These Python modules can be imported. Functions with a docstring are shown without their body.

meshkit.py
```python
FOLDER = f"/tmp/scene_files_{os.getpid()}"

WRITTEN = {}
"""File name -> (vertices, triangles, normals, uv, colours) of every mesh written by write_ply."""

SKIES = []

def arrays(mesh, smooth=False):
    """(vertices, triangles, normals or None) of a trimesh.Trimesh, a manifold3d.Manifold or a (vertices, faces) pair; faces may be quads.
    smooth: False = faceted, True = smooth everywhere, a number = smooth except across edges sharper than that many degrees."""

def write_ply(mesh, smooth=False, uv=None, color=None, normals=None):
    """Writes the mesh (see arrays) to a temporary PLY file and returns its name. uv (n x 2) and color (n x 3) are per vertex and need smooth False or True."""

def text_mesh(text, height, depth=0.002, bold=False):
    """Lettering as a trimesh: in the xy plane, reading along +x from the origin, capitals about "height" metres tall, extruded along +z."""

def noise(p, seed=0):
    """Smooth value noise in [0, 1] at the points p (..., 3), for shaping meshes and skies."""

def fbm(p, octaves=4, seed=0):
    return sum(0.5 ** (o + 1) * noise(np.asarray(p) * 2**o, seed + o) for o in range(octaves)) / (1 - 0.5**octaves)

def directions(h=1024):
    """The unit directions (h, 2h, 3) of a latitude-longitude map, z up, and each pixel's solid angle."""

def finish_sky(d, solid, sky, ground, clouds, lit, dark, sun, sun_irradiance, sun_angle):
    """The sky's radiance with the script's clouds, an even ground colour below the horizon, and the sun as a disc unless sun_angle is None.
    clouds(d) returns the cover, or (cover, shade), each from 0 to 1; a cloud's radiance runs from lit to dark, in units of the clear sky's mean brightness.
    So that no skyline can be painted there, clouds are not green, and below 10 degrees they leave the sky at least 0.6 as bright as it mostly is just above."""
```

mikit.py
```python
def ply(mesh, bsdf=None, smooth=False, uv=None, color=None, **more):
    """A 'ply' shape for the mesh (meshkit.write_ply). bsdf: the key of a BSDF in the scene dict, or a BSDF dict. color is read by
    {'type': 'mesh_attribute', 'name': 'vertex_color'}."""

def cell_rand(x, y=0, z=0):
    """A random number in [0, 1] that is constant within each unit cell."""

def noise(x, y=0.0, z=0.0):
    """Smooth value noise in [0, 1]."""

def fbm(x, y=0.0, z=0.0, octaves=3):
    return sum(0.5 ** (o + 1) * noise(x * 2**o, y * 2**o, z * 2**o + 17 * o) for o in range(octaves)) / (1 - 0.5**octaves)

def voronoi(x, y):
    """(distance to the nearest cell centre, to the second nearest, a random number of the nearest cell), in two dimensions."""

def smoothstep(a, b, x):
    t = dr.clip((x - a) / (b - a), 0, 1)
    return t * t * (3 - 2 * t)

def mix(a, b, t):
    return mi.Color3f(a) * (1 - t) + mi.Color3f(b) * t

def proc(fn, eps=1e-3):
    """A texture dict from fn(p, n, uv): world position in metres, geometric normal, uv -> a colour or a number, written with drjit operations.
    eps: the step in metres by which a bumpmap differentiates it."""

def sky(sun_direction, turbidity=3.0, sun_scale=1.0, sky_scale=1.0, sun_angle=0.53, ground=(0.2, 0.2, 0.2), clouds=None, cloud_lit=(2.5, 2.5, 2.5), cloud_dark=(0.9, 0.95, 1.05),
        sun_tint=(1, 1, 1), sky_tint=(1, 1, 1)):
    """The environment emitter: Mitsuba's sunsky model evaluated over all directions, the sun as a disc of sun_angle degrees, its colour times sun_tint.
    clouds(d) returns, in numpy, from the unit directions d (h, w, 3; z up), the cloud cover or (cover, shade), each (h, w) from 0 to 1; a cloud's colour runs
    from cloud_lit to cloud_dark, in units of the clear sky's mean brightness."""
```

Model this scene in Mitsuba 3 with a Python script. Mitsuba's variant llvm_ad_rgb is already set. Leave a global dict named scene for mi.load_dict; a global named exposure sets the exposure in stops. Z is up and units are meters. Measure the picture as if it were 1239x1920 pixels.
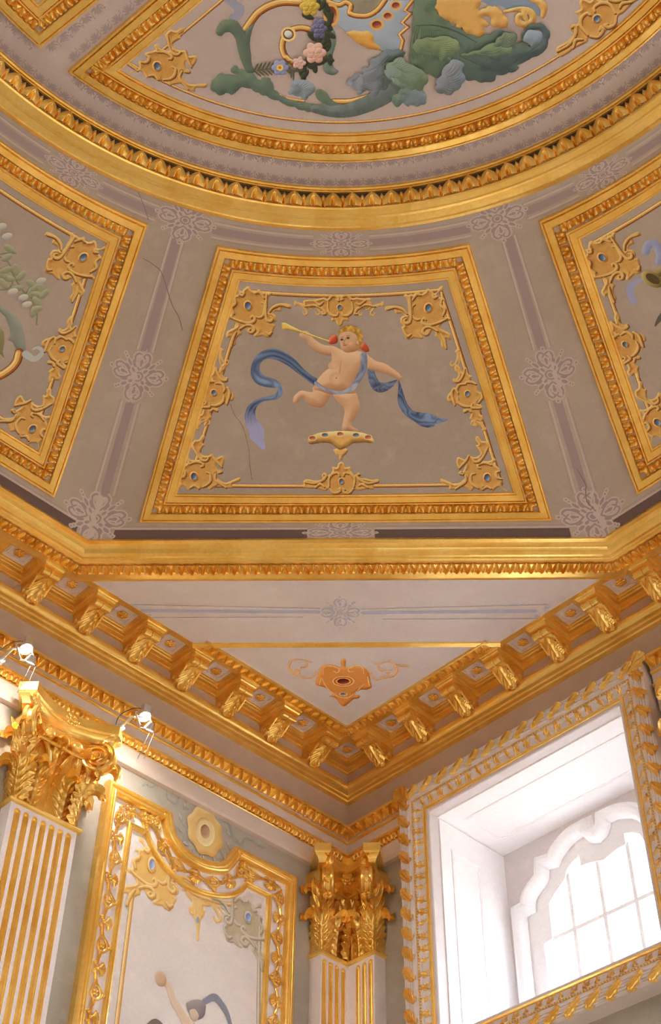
import math, random
import numpy as np, trimesh, shapely
import mitsuba as mi, drjit as dr
import mikit, meshkit
from shapely.geometry import Polygon, LineString, Point, box as sbox, MultiPolygon
from shapely.ops import unary_union
from shapely import affinity
from scipy.spatial import Delaunay, cKDTree

T = mi.ScalarTransform4f
rng = np.random.default_rng(7)
scene, labels = {}, {}

# ------------------------------------------------------------------ camera, light, exposure
EYE = np.array([0.0623, -9.9998, 1.6])
scene['camera'] = {'type': 'perspective', 'fov': 27.096, 'fov_axis': 'x', 'near_clip': 0.05, 'far_clip': 200.0,
                   'to_world': T().look_at(origin=EYE.tolist(), target=(EYE + [-0.01673, 0.68832, 0.72522]).tolist(), up=[0.00487, -0.72525, 0.68846])}
exposure = 5.2
def overcast(d):
    n = meshkit.fbm(d * 2.5, 4, seed=3)
    return np.full(d.shape[:2], 0.92), np.clip((n - 0.45) * 1.2, 0, 0.6)
scene['sky'] = mikit.sky((-0.55, -0.6, 0.6), turbidity=4, sun_scale=0.0, sky_scale=1.6, ground=(0.34, 0.32, 0.29), clouds=overcast, cloud_lit=(1.5, 1.55, 1.65), cloud_dark=(1.0, 1.05, 1.15))

# ------------------------------------------------------------------ materials
def rgb(*c): return {'type': 'rgb', 'value': list(c)}
def two(b): return {'type': 'twosided', 'bsdf': b}
def mat(name, b): scene['mat_' + name] = two(b); return 'mat_' + name
nz, fb, mix, ss = mikit.noise, mikit.fbm, mikit.mix, mikit.smoothstep
def gold_col(a, b):
    def f(p, n, uv):
        k = fb(p.x * 7, p.y * 7, p.z * 7, 3); j = fb(p.x * 55, p.y * 55, p.z * 55, 2)
        return mix(a, b, ss(0.3, 0.72, k)) * (0.92 + 0.16 * j)
    return mikit.proc(f)
def gold(name, a, b, rough, metal=0.70):
    return mat(name, {'type': 'bumpmap', 'arbitrary': mikit.proc(lambda p, n, uv: 0.0012 * fb(p.x * 30, p.y * 30, p.z * 30, 2), eps=4e-3), 'scale': 1.0,
                      'bsdf': {'type': 'principled', 'base_color': gold_col(a, b), 'metallic': metal, 'roughness': rough, 'specular': 0.6}})
GOLD = gold('gold', (0.88, 0.58, 0.15), (0.76, 0.45, 0.085), 0.30)
GOLDL = gold('gold_leaf', (0.94, 0.65, 0.19), (0.85, 0.54, 0.12), 0.26)
GOLDD = gold('gold_carved', (0.92, 0.63, 0.19), (0.78, 0.46, 0.09), 0.26, 0.80)
def plaster(a, b, c, amt=0.5):
    def f(p, n, uv):
        k = fb(p.x * 1.3, p.y * 1.3, p.z * 1.3, 4); j = fb(p.x * 9 + 3, p.y * 9, p.z * 9, 3); g = fb(p.x * 60, p.y * 60, p.z * 60, 2)
        col = mix(a, b, ss(0.25, 0.75, k))
        return mix(col, c, amt * ss(0.5, 0.85, j)) * (0.95 + 0.10 * g)
    return f
def pl(name, a, b, c, amt=0.5, rough=0.62):
    return mat(name, {'type': 'principled', 'base_color': mikit.proc(plaster(a, b, c, amt)), 'roughness': rough, 'specular': 0.35})
VAULT = pl('vault_plaster', (0.46, 0.395, 0.35), (0.405, 0.345, 0.30), (0.50, 0.435, 0.40))
LILAC = pl('lilac_plaster', (0.67, 0.63, 0.64), (0.61, 0.57, 0.58), (0.71, 0.67, 0.68))
DISC = pl('ceiling_plaster', (0.57, 0.51, 0.515), (0.52, 0.46, 0.47), (0.61, 0.55, 0.55))
FRIEZE = pl('frieze_plaster', (0.50, 0.395, 0.335), (0.44, 0.34, 0.28), (0.54, 0.43, 0.37), 0.4)
GREY = pl('wall_grey', (0.42, 0.395, 0.35), (0.345, 0.32, 0.275), (0.46, 0.435, 0.39), 0.5, 0.5)
FASCIA = pl('architrave_plaster', (0.64, 0.55, 0.49), (0.58, 0.49, 0.43), (0.68, 0.59, 0.54))
WHITE = pl('white_paint', (0.80, 0.76, 0.78), (0.75, 0.71, 0.73), (0.84, 0.80, 0.82), 0.4, 0.4)
FRAMEW = pl('frame_paint', (0.68, 0.63, 0.63), (0.63, 0.58, 0.58), (0.72, 0.67, 0.67), 0.4, 0.45)
REVEAL = pl('reveal_paint', (0.90, 0.895, 0.91), (0.87, 0.865, 0.88), (0.92, 0.915, 0.93), 0.3, 0.45)
PANEL = pl('panel_plaster', (0.75, 0.71, 0.705), (0.69, 0.655, 0.66), (0.80, 0.745, 0.715), 0.6, 0.30)
STONE = pl('floor_boards', (0.52, 0.38, 0.24), (0.46, 0.33, 0.20), (0.56, 0.42, 0.27), 0.5, 0.4)
DIM = pl('room_wall', (0.34, 0.275, 0.20), (0.30, 0.24, 0.17), (0.37, 0.30, 0.22))
scene['mat_paint'] = two({'type': 'principled', 'base_color': {'type': 'mesh_attribute', 'name': 'vertex_color'}, 'roughness': 0.55, 'specular': 0.3})
PAINT = 'mat_paint'
DARK = mat('dark_gap', {'type': 'principled', 'base_color': rgb(0.10, 0.085, 0.07), 'roughness': 0.8})
METAL = mat('lamp_metal', {'type': 'principled', 'base_color': rgb(0.72, 0.72, 0.74), 'metallic': 0.9, 'roughness': 0.25})
WIRE = mat('wire', {'type': 'principled', 'base_color': rgb(0.10, 0.09, 0.08), 'roughness': 0.5})
scene['mat_glass'] = {'type': 'thindielectric', 'int_ior': 1.5}

# ------------------------------------------------------------------ scene helpers
COUNT = {}
def numbered(key):
    n = COUNT.get(key, 0); COUNT[key] = n + 1
    return key if n == 0 else '%s_%03d' % (key, n)
def put(key, shape, label=None, cat=None, group=None, kind=None):
    key = numbered(key); scene[key] = shape
    tag(key, label, cat, group, kind)
    return key
def tag(key, label=None, cat=None, group=None, kind=None):
    d = {k: v for k, v in (('label', label), ('category', cat), ('group', group), ('kind', kind)) if v}
    if d: labels[key] = d
def thing(key, label, cat, group=None, kind=None):
    key = numbered(key); tag(key, label, cat, group, kind); return key
def add(key, mesh, m, smooth=35, **k):
    return put(key, mikit.ply(mesh, m, smooth=smooth), **k)
def copy_at(shape, M):
    M = np.array(M, float)
    if np.linalg.det(M[:3, :3]) < 0: M[:3, 0] *= -1
    return {**shape, 'to_world': T(np.asarray(M, float).tolist())}
def frame4(o, x, y, z, sx=1, sy=1, sz=1):
    M = np.eye(4); M[:3, 0] = np.asarray(x) * sx; M[:3, 1] = np.asarray(y) * sy; M[:3, 2] = np.asarray(z) * sz; M[:3, 3] = o
    return M
def unit(v): v = np.asarray(v, float); return v / np.maximum(np.linalg.norm(v, axis=-1, keepdims=True), 1e-12)
def cat(ms): return trimesh.util.concatenate(ms)
def tm(v, f): return trimesh.Trimesh(np.asarray(v, float), np.asarray(f, int), process=False)
def gridmesh(P, wrap_u=False, wrap_v=False):
    """P (nu, nv, 3) -> quads"""
    nu, nv = P.shape[:2]
    i, j = np.meshgrid(np.arange(nu if wrap_u else nu - 1), np.arange(nv if wrap_v else nv - 1), indexing='ij')
    a = i * nv + j; b = ((i + 1) % nu) * nv + j; c = ((i + 1) % nu) * nv + (j + 1) % nv; d = i * nv + (j + 1) % nv
    f = np.concatenate([np.stack([a, b, c], -1).reshape(-1, 3), np.stack([a, c, d], -1).reshape(-1, 3)])
    return tm(P.reshape(-1, 3), f)
def tube(pts, r, n=8, closed=False, cap=True):
    pts = np.asarray(pts, float); N = len(pts); r = np.broadcast_to(np.asarray(r, float), (N,))
    t = unit(np.roll(pts, -1, 0) - np.roll(pts, 1, 0)) if closed else unit(np.gradient(pts, axis=0))
    u = np.cross(t[0], [0, 0, 1.0]); u = np.cross(t[0], [1.0, 0, 0]) if np.linalg.norm(u) < 1e-3 else u
    u = unit(u); A = np.linspace(0, 2 * np.pi, n, endpoint=False); out = np.zeros((N, n, 3))
    for i in range(N):
        u = unit(u - t[i] * (u @ t[i])); w = np.cross(t[i], u)
        out[i] = pts[i] + r[i] * (np.cos(A)[:, None] * u + np.sin(A)[:, None] * w)
    m = gridmesh(out, wrap_u=closed, wrap_v=True)
    if cap and not closed:
        v = np.vstack([m.vertices, pts[0], pts[-1]]); k = np.arange(n); b = (N - 1) * n
        f = np.vstack([m.faces, np.stack([(k + 1) % n, k, np.full(n, N * n)], 1), np.stack([b + k, b + (k + 1) % n, np.full(n, N * n + 1)], 1)])
        m = tm(v, f)
    return m
def bx(x0, x1, y0, y1, z0, z1):
    m = trimesh.creation.box((x1 - x0, y1 - y0, z1 - z0)); m.apply_translation(((x0 + x1) / 2, (y0 + y1) / 2, (z0 + z1) / 2)); return m
def ball(c, r, sub=1, sc=(1, 1, 1)):
    m = trimesh.creation.icosphere(subdivisions=sub, radius=1.0); m.vertices = m.vertices * (np.array(sc) * r) + c; return m
def catmull(P, n=8, closed=False):
    P = np.asarray(P, float)
    if closed: Q = np.vstack([P[-1], P, P[0], P[1]])
    else: Q = np.vstack([2 * P[0] - P[1], P, 2 * P[-1] - P[-2]])
    out = []
    for i in range(1, len(Q) - 2):
        p0, p1, p2, p3 = Q[i - 1:i + 3]; t = np.linspace(0, 1, n, endpoint=False)[:, None]
        out.append(0.5 * (2 * p1 + (p2 - p0) * t + (2 * p0 - 5 * p1 + 4 * p2 - p3) * t ** 2 + (3 * p1 - p0 - 3 * p2 + p3) * t ** 3))
    if not closed: out.append(P[-1:])
    return np.vstack(out)

# ------------------------------------------------------------------ room geometry: corner of the two walls at the origin, metres
S2 = math.sqrt(0.5)
UL, UR = np.array([-S2, -S2, 0]), np.array([S2, -S2, 0])      # along the walls, away from the corner
NL, NR = np.array([S2, -S2, 0]), np.array([-S2, -S2, 0])      # into the room
UP = np.array([0, 0, 1.0])
CEN = np.array([0, -8.0, 0])
ROOM = 11.31
class Wall:
    def __init__(s, u, n): s.u, s.n = u, n
    def P(s, a, e, z):
        a, e, z = np.broadcast_arrays(np.asarray(a, float), np.asarray(e, float), np.asarray(z, float))
        return a[..., None] * s.u + e[..., None] * s.n + z[..., None] * UP
LW, RW = Wall(UL, NL), Wall(UR, NR)
ZB, ZR, RR, APC, APW = 8.80, 9.78, 3.06, 5.15, 5.0
HC = math.atan2(1.92, 5.15)                                  # half angle of a corner sector
QV = 1.08
class Sector:
    """a facet of the vault: (u across, v up the slope), metres, onto the surface; azimuth 0 looks from the centre to the corner"""
    def __init__(s, az, ap):
        s.az, s.ap = az, ap
        t = np.linspace(0, 1, 400); r = ap + (RR - ap) * t; z = ZB + (ZR - ZB) * (1 - (1 - t) ** QV)
        s.t, s.L = t, np.concatenate([[0], np.cumsum(np.hypot(np.diff(r), np.diff(z)))])
    def P(s, u, v):
        u, v = np.asarray(u, float), np.asarray(v, float)
        t = np.interp(v, s.L, s.t) + np.where(v < 0, v / s.L[-1], 0)
        q = u / (s.ap + (RR - s.ap) * t); f = (1 - t) * np.arctan(q) + t * q
        return vault_point(s.az + f, t, s.ap / np.cos(f))
    def N(s, u, v):
        e = 2e-3
        n = np.cross(s.P(u + e, v) - s.P(u - e, v), s.P(u, np.asarray(v) + e) - s.P(u, np.asarray(v) - e))
        n = unit(n); return n * np.where((n * (CEN + [0, 0, 7] - s.P(u, v))).sum(-1, keepdims=True) < 0, -1, 1)
def ro(f):
    k = np.round(f / (np.pi / 2)); g = f - k * np.pi / 2
    return np.where(np.abs(g) < HC, APC / np.cos(g), APW / np.cos(np.abs(g) - np.pi / 4))
def vault_point(f, t, r0=None):
    r0 = ro(f) if r0 is None else r0
    r = r0 + (RR - r0) * t; z = ZB + (ZR - ZB) * (1 - np.maximum(1 - t, 0) ** QV)
    return np.stack([r * np.sin(f), CEN[1] + r * np.cos(f), z + 0 * r], -1)
SC, SL, SR = Sector(0.0, APC), Sector(-np.pi / 4, APW), Sector(np.pi / 4, APW)

# ------------------------------------------------------------------ generic mouldings
def offset_poly(P, w, closed=True):
    """mitred offset of a polyline in 2D; positive = to the left of travel"""
    P = np.asarray(P, float); n = len(P)
    d = unit(np.roll(P, -1, 0) - P) if closed else unit(np.diff(P, axis=0))
    nrm = np.stack([-d[:, 1], d[:, 0]], 1)
    if closed: a, b = np.roll(nrm, 1, 0), nrm
    else: a, b = np.vstack([nrm[:1], nrm]), np.vstack([nrm, nrm[-1:]])
    m = a + b; m = m / np.maximum((m * a).sum(1, keepdims=True), 0.15)
    return P + m * w
def densify(P, h, closed=True):
    Q = np.vstack([P, P[:1]]) if closed else np.asarray(P, float)
    out = []
    for a, b in zip(Q[:-1], Q[1:]):
        k = max(1, int(math.ceil(np.linalg.norm(b - a) / h))); out.append(a + (b - a) * np.linspace(0, 1, k, endpoint=False)[:, None])
    if not closed: out.append(Q[-1:])
    return np.vstack(out)
def surf_sweep(S, path, prof, closed=True, h=0.08):
    """sweep prof [(inset, height)] along a polyline in the (u, v) of surface S"""
    path = np.asarray(path, float); n = len(path); m = n if closed else n - 1
    offs = [offset_poly(path, w, closed) for w, _ in prof]; ks = [max(1, int(math.ceil(np.linalg.norm(path[(k + 1) % n] - path[k]) / h))) for k in range(m)]
    rows = []
    for (w, hh), O in zip(prof, offs):
        pts = [O[k] + (O[(k + 1) % n] - O[k]) * np.linspace(0, 1, ks[k], endpoint=False)[:, None] for k in range(m)]
        if not closed: pts.append(O[-1:])
        q = np.vstack(pts); rows.append(S.P(q[:, 0], q[:, 1]) + S.N(q[:, 0], q[:, 1]) * hh)
    return gridmesh(np.stack(rows, 1), wrap_u=closed)
def along(path, inset, pitch, closed=True, corner=0.0):
    """positions (p, tangent) at about pitch apart on each straight run of the inset path"""
    O = offset_poly(path, inset, closed); n = len(O); m = n if closed else n - 1; out = []
    # join runs that bend by little
    runs, cur = [], [O[0]]
    for k in range(m):
        cur.append(O[(k + 1) % n])
        if k < m - 1:
            a, b = unit(cur[-1] - cur[-2]), unit(O[(k + 2) % n] - cur[-1])
            if a @ b < 0.94: runs.append(np.array(cur)); cur = [cur[-1]]
    runs.append(np.array(cur))
    for R in runs:
        l = np.concatenate([[0], np.cumsum(np.linalg.norm(np.diff(R, axis=0), axis=1))]); L = l[-1] - 2 * corner
        k = max(1, int(round(L / pitch))); t = corner + (np.arange(k) + 0.5) * L / k
        for x in t:
            i = min(np.searchsorted(l, x, side='right') - 1, len(R) - 2); tt = unit(R[i + 1] - R[i])
            out.append((R[i] + (R[i + 1] - R[i]) * (x - l[i]) / max(l[i + 1] - l[i], 1e-9), tt, L / k))
    return out
class Plane:
    """flat surface: origin, axes u v, normal into the room"""
    def __init__(s, o, u, v, n): s.o, s.u, s.v, s.n = (np.asarray(x, float) for x in (o, u, v, n))
    def P(s, u, v): return s.o + np.asarray(u, float)[..., None] * s.u + np.asarray(v, float)[..., None] * s.v
    def N(s, u, v): return np.broadcast_to(s.n, np.shape(u) + (3,)).copy()
def place_on(S, p, t, L, depth, lift, width, hgt=None):
    """matrix: local x along t, local y to the left of t, local z off the surface"""
    u, v = np.array([p[0]]), np.array([p[1]]); e = 1e-3
    o = S.P(u, v)[0] + S.N(u, v)[0] * lift
    x = unit((S.P(u + e * t[0], v + e * t[1]) - S.P(u - e * t[0], v - e * t[1]))[0]); z = S.N(u, v)[0]; y = np.cross(z, x)
    q = (S.P(u - e * t[1], v + e * t[0]) - S.P(u, v))[0]
    y = y if y @ q > 0 else -y
    return frame4(o, x, y, z, width, depth, hgt or width)
def strip(W, prof, s0, s1, n=1):
    """prof [(e, z)] along a wall from s0 to s1; s0 'm' = mitred at the corner"""
    e, z = np.array(prof, float).T
    a = e if s0 == 'm' else np.full(len(e), float(s0))
    rows = [W.P(a + (s1 - a) * k / n, e, z) for k in range(n + 1)]
    return gridmesh(np.stack(rows, 0))
def arc_pts(cx, cy, r, a0, a1, n): A = np.linspace(a0, a1, n); return [(cx + r * math.cos(a), cy + r * math.sin(a)) for a in A]

# unit leaves and eggs: x across (-0.5..0.5), y from base 0 to tip 1, z height
def unit_waterleaf():
    """two plump lobes parted by a deep wedge, a small tip between neighbours"""
    nx, ny = 23, 12
    X, Y = np.meshgrid(np.linspace(-0.5, 0.5, nx), np.linspace(0, 1, ny), indexing='ij')
    ax = np.abs(X) * 2
    y = Y * (1.0 - 0.30 * np.clip(ax - 0.35, 0, 1) ** 1.6 - 0.10 * np.clip(0.25 - ax, 0, 1))
    slit = 0.20 * np.clip(1 - Y / 0.72, 0, 1) + 0.03
    q = np.clip((ax - slit) / (0.93 - slit), 0, 1)
    lobe = np.sin(np.pi * q) ** 0.55 * (0.62 + 0.38 * np.sin(np.pi * np.clip(Y * 1.15 - 0.15, 0, 1)))
    lobe = lobe * np.where(Y > 0.97, 0.2, 1) + 0.16 * np.exp(-((Y - 0.80) / 0.10) ** 2) * np.cos(ax * 9)
    return gridmesh(np.stack([X, y, np.maximum(lobe, 0)], -1))
def unit_tongue():
    """V-shaped leaf of the cornice: two raised ribs meeting at the tip"""
    nx, ny = 21, 8
    X, Y = np.meshgrid(np.linspace(-0.5, 0.5, nx), np.linspace(0, 1, ny), indexing='ij')
    ax = np.abs(X) * 2
    rib = np.exp(-((ax - (0.88 - 0.62 * Y)) / 0.15) ** 2)
    core = 0.55 * np.exp(-(ax / 0.16) ** 2) * np.clip(1 - Y * 1.3, 0, 1)
    z = np.maximum(rib, core) * np.clip((1.04 - Y) * 6, 0, 1)
    return gridmesh(np.stack([X, Y * (1 - 0.12 * ax), z], -1))
def unit_lotus(w=1.0):
    """pointed leaf with a ridge and a deep wedge on either side of it"""
    nx, ny = 27, 16
    X, Y = np.meshgrid(np.linspace(-1, 1, nx), np.linspace(0, 1, ny), indexing='ij')
    hw = 0.5 * w * (1 - Y ** 2.0) ** 0.9 * (0.90 + 0.45 * Y)
    x = X * hw; ax = np.abs(X)
    z = 0.42 * (1 - ax ** 1.6) + 0.10 * np.sin(np.pi * Y) - 0.50 * np.exp(-((ax - 0.19 * (1 - Y * 0.9)) / 0.085) ** 2) * np.clip(1 - Y / 0.66, 0, 1) ** 0.7
    return gridmesh(np.stack([x, Y, z], -1))
E_WATER, E_TONGUE, E_LOTUS, E_LOTUS2 = (mikit.ply(m, GOLDD, smooth=50) for m in (unit_waterleaf(), unit_tongue(), unit_lotus(), unit_lotus(0.72)))

# ------------------------------------------------------------------ the room
def wall_slab(W, holes, m, key, s1=ROOM, ztop=8.73, th=0.82):
    g = sbox(0, 0, s1, ztop)
    for a in holes: g = g.difference(sbox(*a))
    me = trimesh.creation.extrude_polygon(g, th)
    v = np.array(me.vertices); me = tm(W.P(v[:, 0], -v[:, 2], v[:, 1]), me.faces); me.fix_normals()
    return add(key, me, m, smooth=False, kind='structure')
WIN = (1.011, 6.00, 2.893, 7.855)                       # opening in the right wall: s0, z0, s1, z1
holesR = [WIN, (4.75, 6.0, 6.63, 7.855), (8.5, 6.0, 10.38, 7.855), (1.1, 0.9, 2.8, 4.6), (4.85, 0.9, 6.55, 4.6), (8.6, 0.9, 10.3, 4.6)]
wall_slab(LW, [], GREY, 'wall_left'); wall_slab(RW, holesR, GREY, 'wall_right')
BACKL = Wall(UL, -NL); BACKR = Wall(UR, -NR)
def far_wall(key, o, W, holes):
    g = sbox(-0.8, 0, ROOM + 0.8, 8.73)
    for a in holes: g = g.difference(sbox(*a))
    me = trimesh.creation.extrude_polygon(g, 0.3); v = np.array(me.vertices)
    me = tm(o + W.P(v[:, 0], -v[:, 2], v[:, 1]), me.faces); me.fix_normals()
    add(key, me, DIM, smooth=False, kind='structure')
BIG = [(0.9 + 3.6 * k, 0.8, 3.2 + 3.6 * k, 4.9) for k in range(3)]
far_wall('wall_back', UR * ROOM, Wall(UL, -NL * 1.0), BIG)                       # opposite the left wall's plane
far_wall('wall_front', UL * ROOM, Wall(UR, -NR * 1.0), [])
fl = bx(-9, 9, -17, 1, -0.12, 0.0); add('floor', fl, STONE, smooth=False, kind='structure')

# frieze: the plaster band between architrave and cornice, a skin on the wall
for W in (LW, RW):
    key = 'trim_1' if W is LW else 'trim_2'; end = ROOM - 0.05
    segs = [('m', end)] if W is LW else [('m', 0.742), (3.19, end)]
    put(key, mikit.ply(strip(W, [(0.012, 8.12), (0.012, 8.43)], 'm', end, 12), FRIEZE), kind='structure')
    for a, b in segs:
        put(key + '__architrave', mikit.ply(strip(W, [(0.0, 7.655), (0.045, 7.655), (0.055, 7.675), (0.055, 7.80)], a, b, 8), FASCIA))
        put(key + '__gilded_band', mikit.ply(strip(W, [(0.055, 7.80), (0.06, 7.806), (0.062, 7.815), (0.070, 7.862), (0.092, 7.868), (0.092, 7.885), (0.07, 7.888)], a, b, 8), GOLDL, smooth=20))
        put(key + '__architrave', mikit.ply(strip(W, [(0.07, 7.888), (0.07, 7.985)], a, b, 8), FASCIA))
        put(key + '__gilded_band', mikit.ply(strip(W, [(0.07, 7.985)] + arc_pts(0.078, 7.995, 0.012, -2.2, 1.6, 6) + [(0.075, 8.01)], a, b, 8), GOLDL, smooth=40))
        put(key + '__architrave', mikit.ply(strip(W, [(0.075, 8.01), (0.075, 8.034)], a, b, 8), FASCIA))
        put(key + '__gilded_band', mikit.ply(strip(W, [(0.075, 8.034), (0.08, 8.038), (0.092, 8.060), (0.118, 8.078), (0.122, 8.082), (0.150, 8.084), (0.152, 8.106), (0.135, 8.116), (0.012, 8.122)], a, b, 8), GOLD, smooth=20))
    # torus and cornice
    put(key + '__torus', mikit.ply(strip(W, [(0.012, 8.428), (0.055, 8.43), (0.06, 8.444), (0.085, 8.450), (0.088, 8.462)] + arc_pts(0.105, 8.508, 0.047, -1.9, 1.75, 10) + [(0.085, 8.565)], 'm', end, 8), GOLDL, smooth=40), label='gilded half round moulding')
    put(key + '__plaster_strip', mikit.ply(strip(W, [(0.085, 8.565), (0.085, 8.672)], 'm', end, 8), FRIEZE))
    put(key + '__bed_moulding', mikit.ply(strip(W, [(0.085, 8.672), (0.105, 8.674), (0.108, 8.684)] + arc_pts(0.135, 8.690, 0.026, 3.3, 4.9, 4)[::-1][:0] + [(0.118, 8.688), (0.136, 8.694), (0.138, 8.702)], 'm', end, 8), GOLDL, smooth=20))

# leaf-and-dart and small ornament of the architrave: every unit its own piece
def wall_units(W, key, unit_shape, s0, s1, pitch, e, z, depth, hgt, flip=True, tilt=0.0):
    n = max(1, int(round((s1 - s0) / pitch))); w = (s1 - s0) / n
    for k in range(n):
        o = W.P(s0 + (k + 0.5) * w, e, z)
        y = -UP if flip else UP
        zz = unit(W.n + tilt * y); x = W.u; yy = unit(y - zz * (y @ zz))
        put(key, copy_at(unit_shape, frame4(o, x, yy, zz, w, depth, hgt)))
for W, key, segs in ((LW, 'trim_1', [(0.13, 4.0)]), (RW, 'trim_2', [(0.13, 0.735), (3.2, 4.0)])):
    for a, b in segs:
        wall_units(W, key + '__carved_leaf', E_TONGUE, a, b, 0.1, 0.126, 8.086, 0.074, 0.040, tilt=0.75)
        wall_units(W, key + '__carved_scroll', E_WATER, a, b, 0.085, 0.062, 7.808, 0.058, 0.028, flip=False, tilt=-0.15)

# soffit plate of the cornice with square coffers
ZS = 8.70
BR = [0.57 + 0.481 * k for k in range(8)]
def corner_poly(e0, e1, s1):
    """L-shaped plan strip between two offsets from the walls"""
    a = [UL * e0 + NL * e0, UL * s1 + NL * e0, UL * s1 + NL * e1, UL * e1 + NL * e1, UR * s1 + NR * e1, UR * s1 + NR * e0]
    return Polygon([p[:2] for p in a])
plate = corner_poly(0.10, 0.455, 11.2)
cof = []
for W in (LW, RW):
    for k in range(len(BR) + 1):
        s = 0.5 * (BR[k - 1] + BR[k]) if 0 < k < len(BR) else (0.29 if k == 0 else BR[-1] + 0.24)
        if k == 0 and W is RW: continue
        cof.append((W, s))
def sq(W, s, e, a, b): return Polygon([W.P(s + i * a, e + j * b, 0)[:2] for i, j in ((-1, -1), (1, -1), (1, 1), (-1, 1))])
CE = 0.285
holes = [sq(W, s, CE if i or s > 0.3 else 0.29, 0.120 if s > 0.3 else 0.112, 0.120 if s > 0.3 else 0.112) for i, (W, s) in enumerate(cof)]
pm = trimesh.creation.extrude_polygon(plate.difference(unary_union(holes)), 0.05); pm.apply_translation((0, 0, ZS)); 
add('trim_3', pm, GOLD, smooth=False, kind='structure')
back = trimesh.creation.extrude_polygon(corner_poly(0.0, 0.46, 11.2), 0.03); back.apply_translation((0, 0, ZS + 0.05))
add('trim_3__coffer_ground', back, LILAC, smooth=False)
for i, (W, s) in enumerate(cof):
    e = CE if s > 0.3 else 0.29
    rows = []
    for w, z in ((0.120, 0.0), (0.119, 0.006), (0.112, 0.010), (0.110, 0.030), (0.104, 0.034), (0.104, 0.05)):
        w = w if s > 0.3 else w - 0.008
        rows.append(np.stack([W.P(s + a * w, e + b * w, ZS + z) for a, b in ((-1, -1), (1, -1), (1, 1), (-1, 1))]))
    put('trim_3__coffer', mikit.ply(gridmesh(np.stack(rows, 1), wrap_u=True), GOLD))
    fr = trimesh.creation.extrude_polygon(sq(W, s, e, 0.082 if s > 0.3 else 0.07, 0.082 if s > 0.3 else 0.07).difference(sq(W, s, e, 0.074 if s > 0.3 else 0.062, 0.074 if s > 0.3 else 0.062)), 0.006); fr.apply_translation((0, 0, ZS + 0.044))
    put('trim_3__coffer_fillet', mikit.ply(fr, LILAC))

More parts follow.
